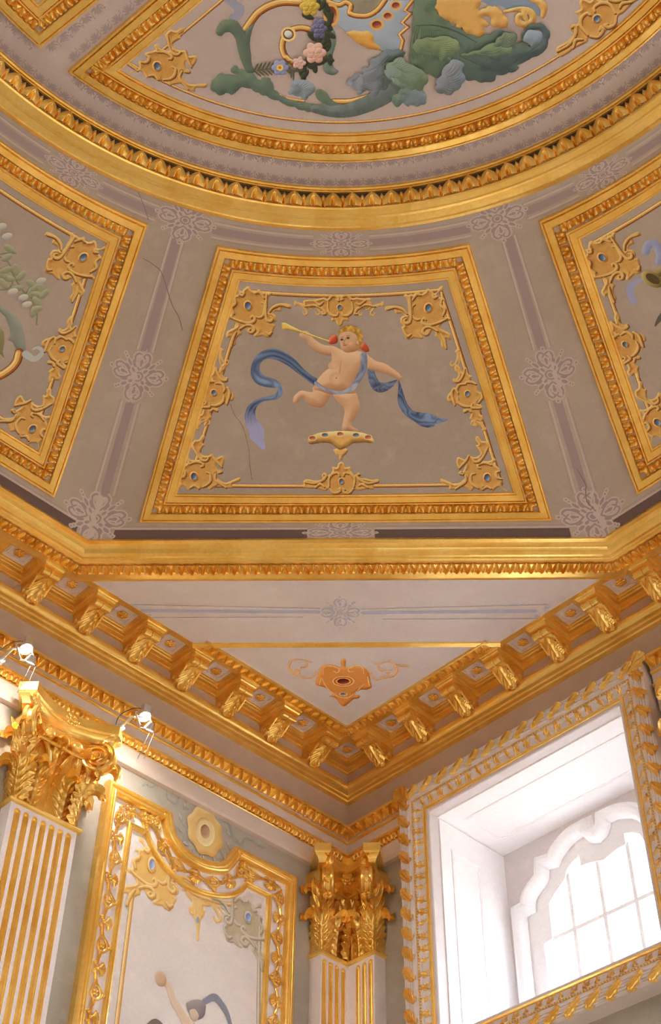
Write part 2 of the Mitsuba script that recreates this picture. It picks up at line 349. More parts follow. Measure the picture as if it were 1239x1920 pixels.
# octagon crown moulding under the vault
OV = []
for k in range(4):
    for sgn in (-1, 1):
        a = k * np.pi / 2 + sgn * HC; r = ro(np.array(a)); OV.append((r * math.sin(a), CEN[1] + r * math.cos(a)))
OV = np.array(OV)                                       # clockwise seen from above: left of travel = outward
OCT = Plane([0, 0, 0], [1, 0, 0], [0, 1, 0], [0, 0, -1.0])
crown = [(-0.035, 8.83), (-0.035, 8.80), (-0.005, 8.795), (0.01, 8.782), (0.028, 8.776), (0.034, 8.768), (0.045, 8.748), (0.066, 8.735), (0.085, 8.733), (0.09, 8.722), (0.105, 8.718), (0.112, 8.724),
         (0.13, 8.712), (0.20, 8.696), (0.205, 8.688), (0.25, 8.686), (0.254, 8.692), (0.268, 8.690), (0.292, 8.697), (0.296, 8.705)]
m = surf_sweep(OCT, OV, [(w, -z) for w, z in crown], h=1.0)
add('trim_4', m, GOLDL, smooth=25, kind='structure')
for p, t, L in along(OV[[7, 0, 1, 2]], 0.205, 0.079, closed=False):
    if p[1] < -5.2: continue
    M = place_on(OCT, p, -t, L, 0.088, -8.696, L, 0.030)
    put('trim_4__carved_leaf', copy_at(E_TONGUE, M))
# soffit of the corner: lilac band, gilded bar, plain triangle with leaf border
YB0, YB1 = -1.846, -1.796
def tri(e, y0, y1):
    """plan region between the walls at offset e, from y0 (far) to y1"""
    k = e * math.sqrt(2)
    f = lambda y: max(-y - k, 0)
    return Polygon([(-f(y0), y0), (f(y0), y0), (f(y1), y1), (-f(y1), y1)] if f(y1) > 0 else [(-f(y0), y0), (f(y0), y0), (0, -k)])
def plate_at(poly, z, th, m, key, **k):
    e = trimesh.creation.extrude_polygon(poly, th); e.apply_translation((0, 0, z)); return add(key, e, m, smooth=False, **k)
plate_at(tri(0.44, -2.60, -0.3), ZS + 0.004, 0.05, LILAC, 'ceiling_soffit', kind='structure')
bar = [(0, 0.0), (0.004, 0.012), (0.02, 0.016), (0.03, 0.010), (0.046, 0.014), (0.05, 0.0)]
hb = -YB0 - 0.45 * math.sqrt(2)
SOF = Plane([0, 0, ZS + 0.004], [1, 0, 0], [0, 1, 0], [0, 0, -1.0])
put('ceiling_soffit__gilded_bar', mikit.ply(surf_sweep(SOF, [(-hb, YB0), (hb, YB0)], bar, closed=False, h=5), GOLDL, smooth=20))
k45 = 0.45 * math.sqrt(2); k55 = 0.55 * math.sqrt(2)
trip = np.array([(-(-YB1 - k45), YB1), (0, -k45), ((-YB1 - k45), YB1)])[::-1]
put('ceiling_soffit__leaf_ground', mikit.ply(surf_sweep(SOF, trip, [(0, 0.0), (0.002, 0.012), (0.012, 0.012), (0.016, 0.006), (0.085, 0.014), (0.09, 0.022), (0.102, 0.02), (0.104, 0)], closed=False, h=5), GOLD, smooth=20))
for p, t, L in along(trip, 0.018, 0.079, closed=False, corner=0.02):
    put('ceiling_soffit__carved_leaf', copy_at(E_TONGUE, place_on(SOF, p, t, L, 0.07, 0.006, L, 0.028)))

# vault
fa = np.unique(np.concatenate([np.linspace(-np.pi, np.pi, 361)] + [[k * np.pi / 2 + HC, k * np.pi / 2 - HC] for k in range(-2, 3)])); fa = fa[(fa >= -np.pi) & (fa <= np.pi)]
F, TT = np.meshgrid(fa, np.linspace(-0.03, 1.0, 34), indexing='ij')
VP = vault_point(F, TT); VP[:, 0, 2] = ZB - 0.02
add('ceiling_vault', gridmesh(VP), VAULT, smooth=20, kind='structure')
ZD = 9.96
dm = trimesh.creation.cylinder(radius=2.92, height=0.04, sections=160); dm.apply_translation((0, -8, ZD + 0.02))
add('ceiling', dm, DISC, smooth=False, kind='structure')
def lathe(prof, n=240, c=CEN):
    A = np.linspace(0, 2 * np.pi, n, endpoint=False); r, z = np.array(prof, float).T
    return gridmesh(np.stack([np.stack([c[0] + np.outer(np.sin(A), r)[..., ], c[1] + np.outer(np.cos(A), r), np.broadcast_to(z, (n, len(z)))], -1)], 0)[0], wrap_u=True)
add('trim_5', lathe([(3.09, 9.80), (3.085, 9.762), (3.06, 9.755), (3.052, 9.764), (3.00, 9.768), (2.992, 9.758), (2.975, 9.758), (2.968, 9.768), (2.925, 9.772), (2.915, 9.780), (2.912, 9.80), (2.93, 9.83)]), GOLDL, smooth=25, kind='structure')
put('trim_5__dark_cove', mikit.ply(lathe([(2.93, 9.83), (2.945, 9.86), (2.945, 9.91), (2.93, 9.94), (2.90, 9.95)]), mat('cove_grey', {'type': 'principled', 'base_color': rgb(0.11, 0.09, 0.08), 'roughness': 0.7}), smooth=40))
put('trim_5__inner_fillet', mikit.ply(lathe([(2.905, 9.97), (2.903, 9.938), (2.888, 9.934), (2.884, 9.943), (2.873, 9.940), (2.862, 9.946), (2.858, 9.962)]), GOLDL, smooth=25))
NLOT = 136
for k in range(NLOT):
    a = (k + 0.5) * 2 * np.pi / NLOT
    for half, sh, w, r0, z0 in ((0, E_LOTUS, 0.118, 2.905, 9.782), (0.5, E_LOTUS2, 0.085, 2.922, 9.788)):
        b = a + half * 2 * np.pi / NLOT; b = (b + np.pi) % (2 * np.pi) - np.pi
        if abs(b) > 1.15: continue
        rad = np.array([math.sin(b), math.cos(b), 0]); x = np.array([math.cos(b), -math.sin(b), 0]); y = unit(-0.62 * rad + 0.8 * UP); z = np.cross(x, y); z = z if z @ rad < 0 else -z
        put('trim_5__lotus_leaf' if half == 0 else 'trim_5__small_lotus_leaf', copy_at(sh, frame4(CEN + rad * r0 + UP * z0, x, y, z, w, 0.098 if half == 0 else 0.088, 0.05)))

# coffers: gilded frames on the vault
COFPROF = [(0, 0), (0.002, 0.024), (0.006, 0.030), (0.016, 0.031), (0.020, 0.026), (0.0205, 0.006), (0.0255, 0.006), (0.026, 0.036), (0.066, 0.038), (0.070, 0.032), (0.0705, -0.008), (0.0775, -0.008), (0.0785, 0.006)]
COFPROF2 = [(0.134, 0.006), (0.136, 0.026), (0.140, 0.031), (0.147, 0.030), (0.149, 0.026), (0.1495, 0.008), (0.1535, 0.008), (0.154, 0.026), (0.194, 0.021), (0.1945, 0.004), (0.1985, 0.004), (0.199, 0.014), (0.209, 0.012), (0.212, 0.0)]
def coffer(S, path, label, group=None):
    k = thing('coffer', label, 'coffer panel', group)
    put(k + '__frame', mikit.ply(surf_sweep(S, path, COFPROF), GOLDL, smooth=25), label='outer gilded fillet')
    put(k + '__leaf_ground', mikit.ply(surf_sweep(S, path, [(0.078, 0.006), (0.14, 0.006)]), mat_grey), label='grey ground behind the carved leaves')
    put(k + '__inner_frame', mikit.ply(surf_sweep(S, path, COFPROF2), GOLDL, smooth=25), label='inner gilded fillet')
    for p, t, L in along(path, 0.076, 0.098, corner=0.03):
        put(k + '__carved_leaf', copy_at(E_WATER, place_on(S, p, t, L, 0.058, 0.007, L * 1.0, 0.036)))
    return k
mat_grey = mat('grey_ground', {'type': 'principled', 'base_color': rgb(0.42, 0.39, 0.38), 'roughness': 0.6})
PC = [(-1.52, 0.162), (1.52, 0.162), (0.874, 2.102), (-0.874, 2.102)]
PS = [(-1.862, 0.158), (1.862, 0.158), (1.192, 1.988), (-1.192, 1.988)]
KC = coffer(SC, PC, 'gilded coffer on the vault painted with a cherub blowing a horn')
KL = coffer(SL, PS, 'gilded coffer at the left edge painted with a flowering vine and grey scroll')
KR = coffer(SR, PS, 'gilded coffer at the right edge with a small blue ribbon and brass horn')
# framed paintings on the round ceiling
DSK = Plane([0, -8, ZD], [1, 0, 0], [0, 1, 0], [0, 0, -1.0])
arcp = lambda a0, a1, r, n: [(r * math.sin(a), r * math.cos(a)) for a in np.radians(np.linspace(a0, a1, n))]
ROF = 2.664
PD = arcp(75, -41.5, ROF, 60) + [(-1.19, 1.541), (-0.52, 1.01)] + arcp(-24, 75, 0.95, 24)
PD = np.array(PD)
PE = np.array(arcp(-46.2, -110, 2.655, 36) + arcp(-110, -62, 1.4, 20) + [(-1.16, 1.30), (-1.505, 1.537)])
def round_panel(path, label):
    k = thing('ceiling_painting', label, 'ceiling painting')
    put(k + '__frame', mikit.ply(surf_sweep(DSK, path, COFPROF), GOLDL, smooth=25), label='outer gilded fillet')
    put(k + '__leaf_ground', mikit.ply(surf_sweep(DSK, path, [(0.078, 0.006), (0.14, 0.006)]), mat_grey), label='grey ground behind the carved leaves')
    put(k + '__inner_frame', mikit.ply(surf_sweep(DSK, path, COFPROF2), GOLDL, smooth=25), label='inner gilded fillet')
    for p, t, L in along(path, 0.076, 0.098, corner=0.03):
        if p[1] > 1.2: put(k + '__carved_leaf', copy_at(E_WATER, place_on(DSK, p, t, L, 0.058, 0.007, L * 1.0, 0.036)))
    return k
KD = round_panel(PD, 'large framed round ceiling painting of green acanthus leaves and a floral scroll')
KE = round_panel(PE, 'gilded frame corner of the neighbouring ceiling painting at the upper left')

# ------------------------------------------------------------------ carved work
def acanthus(w, h, curl=0.5, lobes=5, rc=0.16, bulge=0.22, nu=19, nv=44, lean=0.10):
    """leaf in x (across), y (up), z (out), root at the origin; the tip curls over"""
    L = np.linspace(0, 1, nv)
    knee = 0.70; pts, nrm = [], []
    r = rc * h; amax = math.pi * (0.35 + curl)
    for t in L:
        if t < knee:
            q = t / knee; pts.append((q * (h - r), lean * h * q * q)); d = np.array([h - r, 2 * lean * h * q]); d = d / np.linalg.norm(d); nrm.append((-d[1], d[0]))
        else:
            a0 = math.atan2(2 * lean * h, h - r); a = a0 + (t - knee) / (1 - knee) * (amax - a0)
            c = (h - r + r * math.sin(a0) * 0 - 0.0, lean * h); base = np.array([-(-math.sin(a0)) , 0])
            cy, cz = (h - r) - r * -math.sin(a0) * 0, lean * h
            pts.append((cy + r * (math.sin(a) - math.sin(a0)), cz + r * (math.cos(a0) - math.cos(a)))); nrm.append((-math.sin(a), math.cos(a)))
    S, N = np.array(pts), np.array(nrm)
    U = np.linspace(-1, 1, nu); V, UU = np.meshgrid(L, U, indexing='ij')
    au = np.abs(UU)
    ph = V * lobes - au * 1.7
    saw = ph - np.floor(ph)
    hw = 0.5 * w * (0.62 + 0.45 * np.sin(np.pi * np.clip(V * 1.05, 0, 1) ** 0.9)) * (1 - 0.62 * np.clip((V - 0.72) / 0.28, 0, 1) ** 1.5)
    hw = hw * (1 - 0.22 * np.clip(au, 0, 1) ** 2 * (1 - saw) ** 1.6)
    x = UU * hw
    z = -bulge * w * au ** 2.2 + 0.07 * w * np.exp(-(au / 0.12) ** 2) + 0.055 * w * np.sin(2 * np.pi * (ph)) * np.clip(au * 2.6, 0, 1) - 0.03 * w * np.exp(-((au - 0.25) / 0.1) ** 2)
    y = S[:, 0][:, None] + N[:, 0][:, None] * z; zz = S[:, 1][:, None] + N[:, 1][:, None] * z
    y = y + au * 0.07 * h * (1 - V)
    return gridmesh(np.stack([x, y, zz], -1))
def spiral_volute(R, turns=2.3, th=0.07, n=90):
    """volute in the x-z... plane x (out), y (up), thickness along z, centre at the origin"""
    A = np.linspace(0, turns * 2 * np.pi, n); r = R * (1 - A / A[-1]) ** 0.85 * 0.9 + R * 0.10
    parts = []
    for zz in (th / 2, -th / 2):
        p = np.stack([r * np.cos(A + math.pi / 2), r * np.sin(A + math.pi / 2), np.full(n, zz)], 1); p[:, 2] += np.sign(zz) * 0.012 * (A / A[-1])
        parts.append(tube(p, 0.14 * R * (1 - 0.55 * A / A[-1]), 7)); parts.append(ball((0, 0, zz), 0.17 * R, 1, (1, 1, 0.8)))
    d = trimesh.creation.cylinder(radius=0.90 * R, height=th * 0.55, sections=30); parts.append(d)
    return cat(parts)
def rosette(r, petals=6, rings=2, h=0.4):
    ms = []
    for k in range(rings):
        rr, ps = r * (0.62 - 0.3 * k), r * (0.36 - 0.09 * k)
        for i in range(petals):
            a = 2 * np.pi * (i + 0.5 * k) / petals
            ms.append(ball((rr * math.cos(a), rr * math.sin(a), r * h * (0.25 + 0.4 * k)), ps, 1, (1, 1, 0.55)))
    ms.append(ball((0, 0, r * h * 1.1), r * 0.24, 1))
    return cat(ms)
def xf(m, M):
    m = m.copy(); M = np.asarray(M, float); m.vertices = m.vertices @ M[:3, :3].T + M[:3, 3]
    if np.linalg.det(M[:3, :3]) < 0: m.faces = m.faces[:, ::-1]
    return m

# brackets (modillions) and rosettes of the cornice
BT = 0.43                                                # projection
def bracket_parts():
    # local x along the wall, y out, z up; z = 0 at the soffit
    pts = [(0.085, 0.0), (BT, 0.0), (BT, -0.008), (BT - 0.010, -0.012), (BT - 0.012, -0.022), (BT - 0.022, -0.030), (BT - 0.022, -0.038), (0.085, -0.038)]
    slab = []
    for (y, z), w in zip(pts, [0.098, 0.098, 0.098, 0.090, 0.088, 0.080, 0.080, 0.080]): slab.append([(-w, y, z), (w, y, z)])
    # slab as stacked rectangles
    rows = []
    for z, w, y in ((0, 0.098, BT), (-0.008, 0.098, BT), (-0.013, 0.089, BT - 0.010), (-0.022, 0.087, BT - 0.012), (-0.030, 0.080, BT - 0.022), (-0.040, 0.080, BT - 0.022)):
        rows.append([(-w, 0.085, z), (-w, y, z), (w, y, z), (w, 0.085, z)])
    s = gridmesh(np.array(rows, float), wrap_v=True); k = len(s.vertices); s = tm(s.vertices, np.vstack([s.faces, [[k - 4, k - 3, k - 2], [k - 4, k - 2, k - 1]]]))
    # console body: S profile extruded across
    prof = [(0.085, -0.04), (0.395, -0.04)] + arc_pts(0.365, -0.070, 0.030, 1.2, -2.2, 8) + [(0.320, -0.072), (0.275, -0.088)] + [(0.235, -0.120), (0.21, -0.150)] + arc_pts(0.160, -0.140, 0.045, -0.4, -2.6, 8) + [(0.085, -0.150)]
    b = trimesh.creation.extrude_polygon(Polygon(prof).buffer(0), 0.13); v = np.array(b.vertices); b = tm(np.stack([v[:, 2] - 0.065, v[:, 0], v[:, 1]], 1), b.faces)
    rolls = []
    for x, r, l in ((-0.042, 0.030, 0.058), (0.042, 0.030, 0.058), (0.0, 0.035, 0.02)):
        c = trimesh.creation.cylinder(radius=r, height=l, sections=18); v = np.array(c.vertices); rolls.append(tm(np.stack([v[:, 2] + x, v[:, 0] + 0.368, v[:, 1] - 0.073], 1), c.faces))
    for x in (-0.068, 0.068):
        rolls.append(tube([(x, 0.34 - 0.012 * k * 2.2, -0.075 - 0.0 * k) if k < 3 else (x, 0.30 - 0.03 * (k - 3), -0.085 - 0.022 * (k - 3)) for k in range(7)], 0.009, 6))
    side = []
    for x in (-0.066, 0.066):
        A = np.linspace(0, 4.2 * np.pi, 40); r = 0.042 * (1 - A / A[-1]) + 0.008
        side.append(tube(np.stack([np.full(40, x), 0.160 + r * np.cos(A), -0.140 + r * np.sin(A)], 1), 0.006, 5))
    lf = acanthus(0.135, 0.20, curl=0.25, lobes=4, rc=0.16, bulge=0.10, nu=13, nv=18)
    # root near the roll in front, tip curling at the wall: y down-back
    d = unit(np.array([0, -0.80, -0.60])); n = np.array([0, 0.60, -0.80])
    M = frame4([0, 0.315, -0.078], [1, 0, 0], d, n)
    return s, cat([b] + side), cat(rolls), xf(lf, M)
BS, BB, BRL, BL = bracket_parts()
SH_B = [mikit.ply(BS, GOLDL, smooth=20), mikit.ply(BB, GOLD, smooth=30), mikit.ply(BRL, GOLDL, smooth=40), mikit.ply(BL, GOLDD, smooth=50)]
ROS = mikit.ply(rosette(0.046, 6, 2), GOLDD, smooth=50)
ORD = ['first', 'second', 'third', 'fourth', 'fifth', 'sixth', 'seventh', 'eighth']
for W, where in ((LW, 'left'), (RW, 'right')):
    for k, s in enumerate(BR[:7 if W is LW else 8]):
        b = thing('bracket', 'gilded scroll bracket with acanthus leaf, %s from the inner corner, %s cornice' % (ORD[k], where), 'bracket', 'brackets of the %s cornice' % where)
        M = frame4(W.P(s, 0, ZS), W.u, W.n, UP)
        for nm, sh in zip(('abacus', 'console', 'roll', 'acanthus_leaf'), SH_B): put(b + '__' + nm, copy_at(sh, M))
for W, s in cof:
    where = 'corner' if s < 0.3 else ('left' if W is LW else 'right')
    if s > 3.9: continue
    lab = 'small gilded rosette in the coffer right at the inner corner of the cornice' if where == 'corner' else 'small gilded rosette between the %s and %s brackets from the corner, %s cornice' % (ORD[int(round((s - 0.8105) / 0.481))], ORD[int(round((s - 0.8105) / 0.481)) + 1], where)
    put('rosette', copy_at(ROS, frame4(W.P(s, 0.29 if s < 0.3 else CE, ZS + 0.044), W.u, W.n, -UP)), label=lab, cat='rosette', group=None if where == 'corner' else 'rosettes of the %s cornice' % where)

# ---- pilasters
def flute(W, s, e, z0, z1, r=0.0225):
    """gilded concave channel: half round, closed above by a quarter sphere"""
    A = np.linspace(0, np.pi, 9); rows = []
    zt = z1 - r
    for z in (z0, zt): rows.append(W.P(s + r * np.cos(A), e - r * np.sin(A) * 0.9, np.full(9, z)))
    for b in np.linspace(0.3, np.pi / 2, 5): rows.append(W.P(s + r * np.cos(A) * math.cos(b), e - r * np.sin(A) * 0.9 * math.cos(b), np.full(9, zt + r * math.sin(b))))
    return gridmesh(np.stack(rows, 0))
def fluted_face(key, W, s0, s1, flutes, z0, z1, e=0.12, back=0.0):
    g = sbox(s0, z0, s1, z1)
    for s in flutes: g = g.difference(unary_union([sbox(s - 0.0225, z0 - 1, s + 0.0225, z1 - 0.028 - 0.0225), Point(s, z1 - 0.028 - 0.0225).buffer(0.0225, 8)]))
    p = trimesh.creation.extrude_polygon(g, 0.03); v = np.array(p.vertices); p = tm(W.P(v[:, 0], e - v[:, 2], v[:, 1]), p.faces); p.fix_normals()
    q = bx(s0, s1, back, e - 0.028, z0, z1); v = np.array(q.vertices); q = tm(W.P(v[:, 0], v[:, 1], v[:, 2]), q.faces); q.fix_normals()
    put(key + '__shaft', mikit.ply(cat([p, q]), WHITE), label='white painted shaft')
    for s in flutes: put(key + '__flute', mikit.ply(flute(W, s, e, z0, z1 - 0.028), GOLDL, smooth=50))
ZC0, ZC1 = 6.885, 7.66                                  # capital
LEAF_L = acanthus(0.205, 0.31, curl=0.62, lobes=6, rc=0.19)
LEAF_U = acanthus(0.185, 0.53, curl=0.62, lobes=8, rc=0.12, lean=0.08)
LEAF_C = acanthus(0.20, 0.46, curl=0.7, lobes=7, rc=0.16, lean=0.20)
SH_LL, SH_LU, SH_LC = (mikit.ply(m, GOLDD, smooth=60) for m in (LEAF_L, LEAF_U, LEAF_C))
SH_V = mikit.ply(spiral_volute(0.125, 2.4, 0.06), GOLDD, smooth=50)
SH_F = mikit.ply(rosette(0.062, 6, 2, 0.5), GOLDD, smooth=50)
SH_BUD = mikit.ply(acanthus(0.11, 0.13, curl=0.55, lobes=4, rc=0.3, nu=11, nv=14), GOLDD, smooth=60)
def leaf_at(key, sh, W, s, e, z, ang=0.0):
    x = W.u * math.cos(ang) - W.n * math.sin(ang); n = W.n * math.cos(ang) + W.u * math.sin(ang)
    put(key + '__acanthus_leaf', copy_at(sh, frame4(W.P(s, e, z), x, UP, n)))
def abacus_mesh(W, s0, s1, e, hornlo, hornhi, z0, z1, inner=None):
    """plate with concave front between projecting horns"""
    sm = 0.5 * (s0 + s1); n = 24; t = np.linspace(0, 1, n)
    lo = np.array([s0 - 0.09, e + 0.20]) if hornlo else np.array([s0, e + 0.09])
    hi = np.array([s1 + 0.09, e + 0.20]) if hornhi else np.array([s1, e + 0.09])
    dip = 0.125 if (hornlo and hornhi) else 0.085
    c = lo + (hi - lo) * t[:, None]; c[:, 1] -= dip * np.sin(np.pi * t) ** 0.9
    front = c
    end = []
    if hornhi: end += [hi + [0.095, -0.095]]
    end += [(s1 + (0.02 if hornhi else 0), 0.0)]
    start = [(s0 - (0.02 if hornlo else 0), 0.0)]
    if hornlo: start += [lo + [-0.095, -0.095]]
    poly = np.vstack([start, front, end])
    rows = []
    area = 0.5 * np.sum(poly[:, 0] * np.roll(poly[:, 1], -1) - np.roll(poly[:, 0], -1) * poly[:, 1])
    cen = np.array([sm, 0.03])
    for z, off in ((z0, None), (z0, 0.042), (z0 + 0.02, 0.040), (z0 + 0.045, 0.030), (z0 + 0.062, 0.014), (z0 + 0.066, 0.008), (z0 + 0.072, 0.012), (z0 + 0.084, 0.002), (z1, 0.0), (z1, None)):
        if off is None: q = cen + (poly - cen) * 0.3
        else: q = offset_poly(poly, off * (1 if area > 0 else -1))
        q = q.copy(); q[:, 1] = np.maximum(q[:, 1], 0)
        rows.append(W.P(q[:, 0], q[:, 1], np.full(len(q), z)))
    return gridmesh(np.stack(rows, 0), wrap_v=True)
def capital(key, W, s0, s1, lo, hi, e=0.12):
    """Corinthian capital on the face of a pilaster from s0 to s1; lo, hi: which ends carry a horn"""
    sm = 0.5 * (s0 + s1); w = s1 - s0
    # bell: flares upward
    rows = []
    for z, d in ((ZC0, 0.0), (ZC0 + 0.25, 0.0), (ZC0 + 0.45, 0.012), (ZC0 + 0.60, 0.045), (ZC0 + 0.655, 0.06), (ZC0 + 0.69, 0.05)):
        a, b = s0 - (d if lo else 0), s1 + (d if hi else 0)
        rows.append(np.stack([W.P(a, 0, z), W.P(a, e - 0.02 + d, z), W.P(b, e - 0.02 + d, z), W.P(b, 0, z)]))
    put(key + '__bell', mikit.ply(gridmesh(np.stack(rows, 0)), GOLDD, smooth=30))
    ast = [(0.0, ZC0 - 0.03), (0.022, ZC0 - 0.028), (0.03, ZC0 - 0.015), (0.022, ZC0 - 0.002), (0, ZC0)]
    rows = []
    for d, z in ast:
        a, b = s0 - (d if lo else 0), s1 + (d if hi else 0)
        rows.append(np.stack([W.P(a, 0, z), W.P(a, e + d, z), W.P(b, e + d, z), W.P(b, 0, z)]))
    put(key + '__astragal', mikit.ply(gridmesh(np.stack(rows, 0)), GOLDL, smooth=30))
    full = lo and hi
    ls = [sm - 0.12, sm + 0.12] if full else ([s0 + 0.135] if hi else [s1 - 0.135])
    us = [sm - 0.20, sm, sm + 0.20] if full else [sm - 0.11, sm + 0.05]
    for s in us: leaf_at(key, SH_LU, W, s, e - 0.025, ZC0 + 0.01)
    for s in ls: leaf_at(key, SH_LL, W, s, e - 0.005, ZC0)
    if lo: leaf_at(key, SH_LL, W, s0 + 0.02, e - 0.01, ZC0, -0.85); leaf_at(key, SH_LC, W, s0 + 0.02, e - 0.01, ZC0 + 0.06, -0.85)
    if hi: leaf_at(key, SH_LL, W, s1 - 0.02, e - 0.01, ZC0, 0.85); leaf_at(key, SH_LC, W, s1 - 0.02, e - 0.01, ZC0 + 0.06, 0.85)
    for flag, s, sg in ((lo, s0, -1), (hi, s1, 1)):
        if flag:
            leaf_at(key, SH_LU, W, s - sg * 0.06, e * 0.4, ZC0 + 0.01, sg * math.pi / 2); leaf_at(key, SH_LL, W, s - sg * 0.05, e * 0.35, ZC0, sg * math.pi / 2)
    # echinus of eggs
    eg = [W.P(sm + x, e + 0.05, ZC0 + 0.575) for x in ((-0.12, 0, 0.12) if full else (-0.05,))]
    put(key + '__egg_row', mikit.ply(cat([ball(p, 0.05, 2, (1, 1, 0.9)) for p in eg] + [tube([W.P(s0 + 0.04, e + 0.045, ZC0 + 0.525), W.P(s1 - 0.04, e + 0.045, ZC0 + 0.525)], 0.014, 8)]), GOLDL, smooth=60))
    for flag, s, sg in ((lo, s0, -1), (hi, s1, 1)):
        if not flag: continue
        d = unit(W.u * sg + W.n); c = W.P(s + sg * 0.0, e + 0.075, ZC0 + 0.545) 
        put(key + '__volute', copy_at(SH_V, frame4(c + d * 0.02, -d, UP, np.cross(-d, UP))))
        put(key + '__bud', copy_at(SH_BUD, frame4(c + d * 0.07 + UP * 0.05, np.cross(UP, d), UP, d)))
        put(key + '__bud', copy_at(SH_BUD, frame4(c + d * 0.05 - UP * 0.17, np.cross(UP, d), UP, d)))
        # stem rising into the volute
        st = np.array([W.P(sm + sg * 0.05, e + 0.01, ZC0 + 0.40), W.P(sm + sg * 0.10, e + 0.03, ZC0 + 0.50), c - d * 0.06 + UP * 0.11, c + d * 0.0 + UP * 0.125])
        put(key + '__stem', mikit.ply(tube(catmull(st, 6), 0.018, 7), GOLDD, smooth=60))
    put(key + '__abacus', mikit.ply(abacus_mesh(W, s0, s1, e, lo, hi, ZC0 + 0.665, ZC1 + 0.045), GOLDL, smooth=30))
    if full: put(key + '__fleuron', copy_at(SH_F, frame4(W.P(sm, e + 0.13, ZC0 + 0.72), W.u, UP, W.n)))
P1 = thing('pilaster', 'tall white fluted pilaster with gilded flutes and large gilded Corinthian capital at the left edge', 'pilaster')
fl7 = [2.982 + (k - 3) * 0.0697 for k in range(7)]
fluted_face(P1, LW, 2.712, 3.252, fl7, 4.4, ZC0 - 0.03)
capital(P1, LW, 2.712, 3.252, True, True)
P2 = thing('pilaster', 'narrow white and gold fluted pilaster folded into the corner of the room beside the window', 'pilaster')
fluted_face(P2, LW, 0.119, 0.408, [0.166, 0.233, 0.300, 0.367], 4.4, ZC0 - 0.03)
fluted_face(P2, RW, 0.119, 0.408, [0.233, 0.300, 0.367], 4.4, ZC0 - 0.03)
capital(P2, LW, 0.11, 0.408, False, True); capital(P2, RW, 0.11, 0.408, False, True)
put(P2 + '__fleuron', copy_at(SH_F, frame4(LW.P(0.2, 0.2, ZC0 + 0.66), unit(UL - UR), UP, unit(NL + NR))))
leaf_at(P2, SH_LU, LW, 0.115, 0.115, ZC0 + 0.01, -math.pi / 4); leaf_at(P2, SH_LL, LW, 0.125, 0.125, ZC0, -math.pi / 4)

P3 = thing('pilaster', 'gilded capital of a pilaster just entering at the right edge beyond the window frame', 'pilaster')
fluted_face(P3, RW, 3.46, 4.0, [3.73 + (k - 3) * 0.0697 for k in range(7)], 4.4, ZC0 - 0.03)
capital(P3, RW, 3.46, 4.0, True, True)

# ---- carved wall panel on the left wall
WPL = Plane([0, 0, 0], UL, UP, NL)
scoop = catmull([(1.250, 7.452), (1.278, 7.405), (1.335, 7.30), (1.40, 7.246), (1.53, 7.205), (1.66, 7.20), (1.755, 7.232), (1.835, 7.30), (1.872, 7.40), (1.888, 7.452)], 3)
PO = np.vstack([[(0.613, 4.3), (0.613, 7.452)], scoop, [(2.478, 7.452), (2.478, 4.3)]])      # rises at small s: interior lies to the right of travel
pan = thing('wall_panel', 'tall gilded carved wall frame with scooped top around a faded fresco', 'framed panel')
def psweep(prof): return surf_sweep(WPL, PO[::-1], prof, closed=False, h=0.2)
put(pan + '__outer_frame', mikit.ply(psweep([(0, 0), (0, 0.055), (0.012, 0.066), (0.03, 0.066), (0.036, 0.055), (0.048, 0.052), (0.058, 0.066), (0.066, 0.07), (0.076, 0.066), (0.085, 0.045), (0.088, 0.012)]), GOLDL, smooth=25))
put(pan + '__white_ground', mikit.ply(psweep([(0.086, 0.014), (0.245, 0.014)]), WHITE), label='white ground behind the carving')
put(pan + '__inner_frame', mikit.ply(psweep([(0.232, 0.012), (0.234, 0.034), (0.243, 0.040), (0.252, 0.034), (0.256, 0.028), (0.262, 0.036), (0.270, 0.034), (0.275, 0.008)]), GOLDL, smooth=25))
PI = offset_poly(PO[::-1], 0.27, False)
pp = Polygon(np.vstack([PI])); 
e_ = trimesh.creation.extrude_polygon(pp.buffer(0), 0.008); v_ = np.array(e_.vertices); fm = tm(LW.P(v_[:, 0], 0.002 + v_[:, 2], v_[:, 1]), e_.faces); fm.fix_normals()
put(pan + '__fresco', mikit.ply(fm, PANEL), label='faded fresco ground')
def ring_unit():
    """oval ring with a four petalled flower, running into stems either way; x along, y across, one unit long"""
    A = np.linspace(0, 2 * np.pi, 28, endpoint=False); ms = []
    ms.append(tube(np.stack([0.27 * np.cos(A), 0.05 + 0.235 * np.sin(A), 0.12 + 0 * A], 1), 0.045, 7, closed=True))
    for i in range(4):
        a = np.pi / 4 + i * np.pi / 2; ms.append(ball((0.09 * math.cos(a), 0.05 + 0.09 * math.sin(a), 0.12), 0.085, 1, (1, 1, 0.7)))
    ms.append(ball((0, 0.05, 0.18), 0.05, 1))
    for sx in (-1, 1):
        ms.append(tube(catmull([(sx * 0.5, 0.14, 0.09), (sx * 0.40, 0.10, 0.1), (sx * 0.24, 0.16, 0.12), (0, 0.30, 0.12)], 5), [0.05] * 11 + [0.045] * 5, 6) if False else tube(catmull([(sx * 0.5, 0.14, 0.09), (sx * 0.40, 0.10, 0.1), (sx * 0.24, 0.16, 0.12), (0, 0.30, 0.12)], 5), 0.045, 6))
        ms.append(tube(catmull([(sx * 0.5, 0.02, 0.09), (sx * 0.38, 0.02, 0.1), (sx * 0.27, -0.10, 0.11), (sx * 0.06, -0.34, 0.10)], 5), 0.045, 6))
    ms.append(ball((0, -0.42, 0.1), 0.075, 1)); ms.append(ball((0, -0.28, 0.1), 0.10, 1, (1, 1.2, 0.6)))
    return cat(ms)
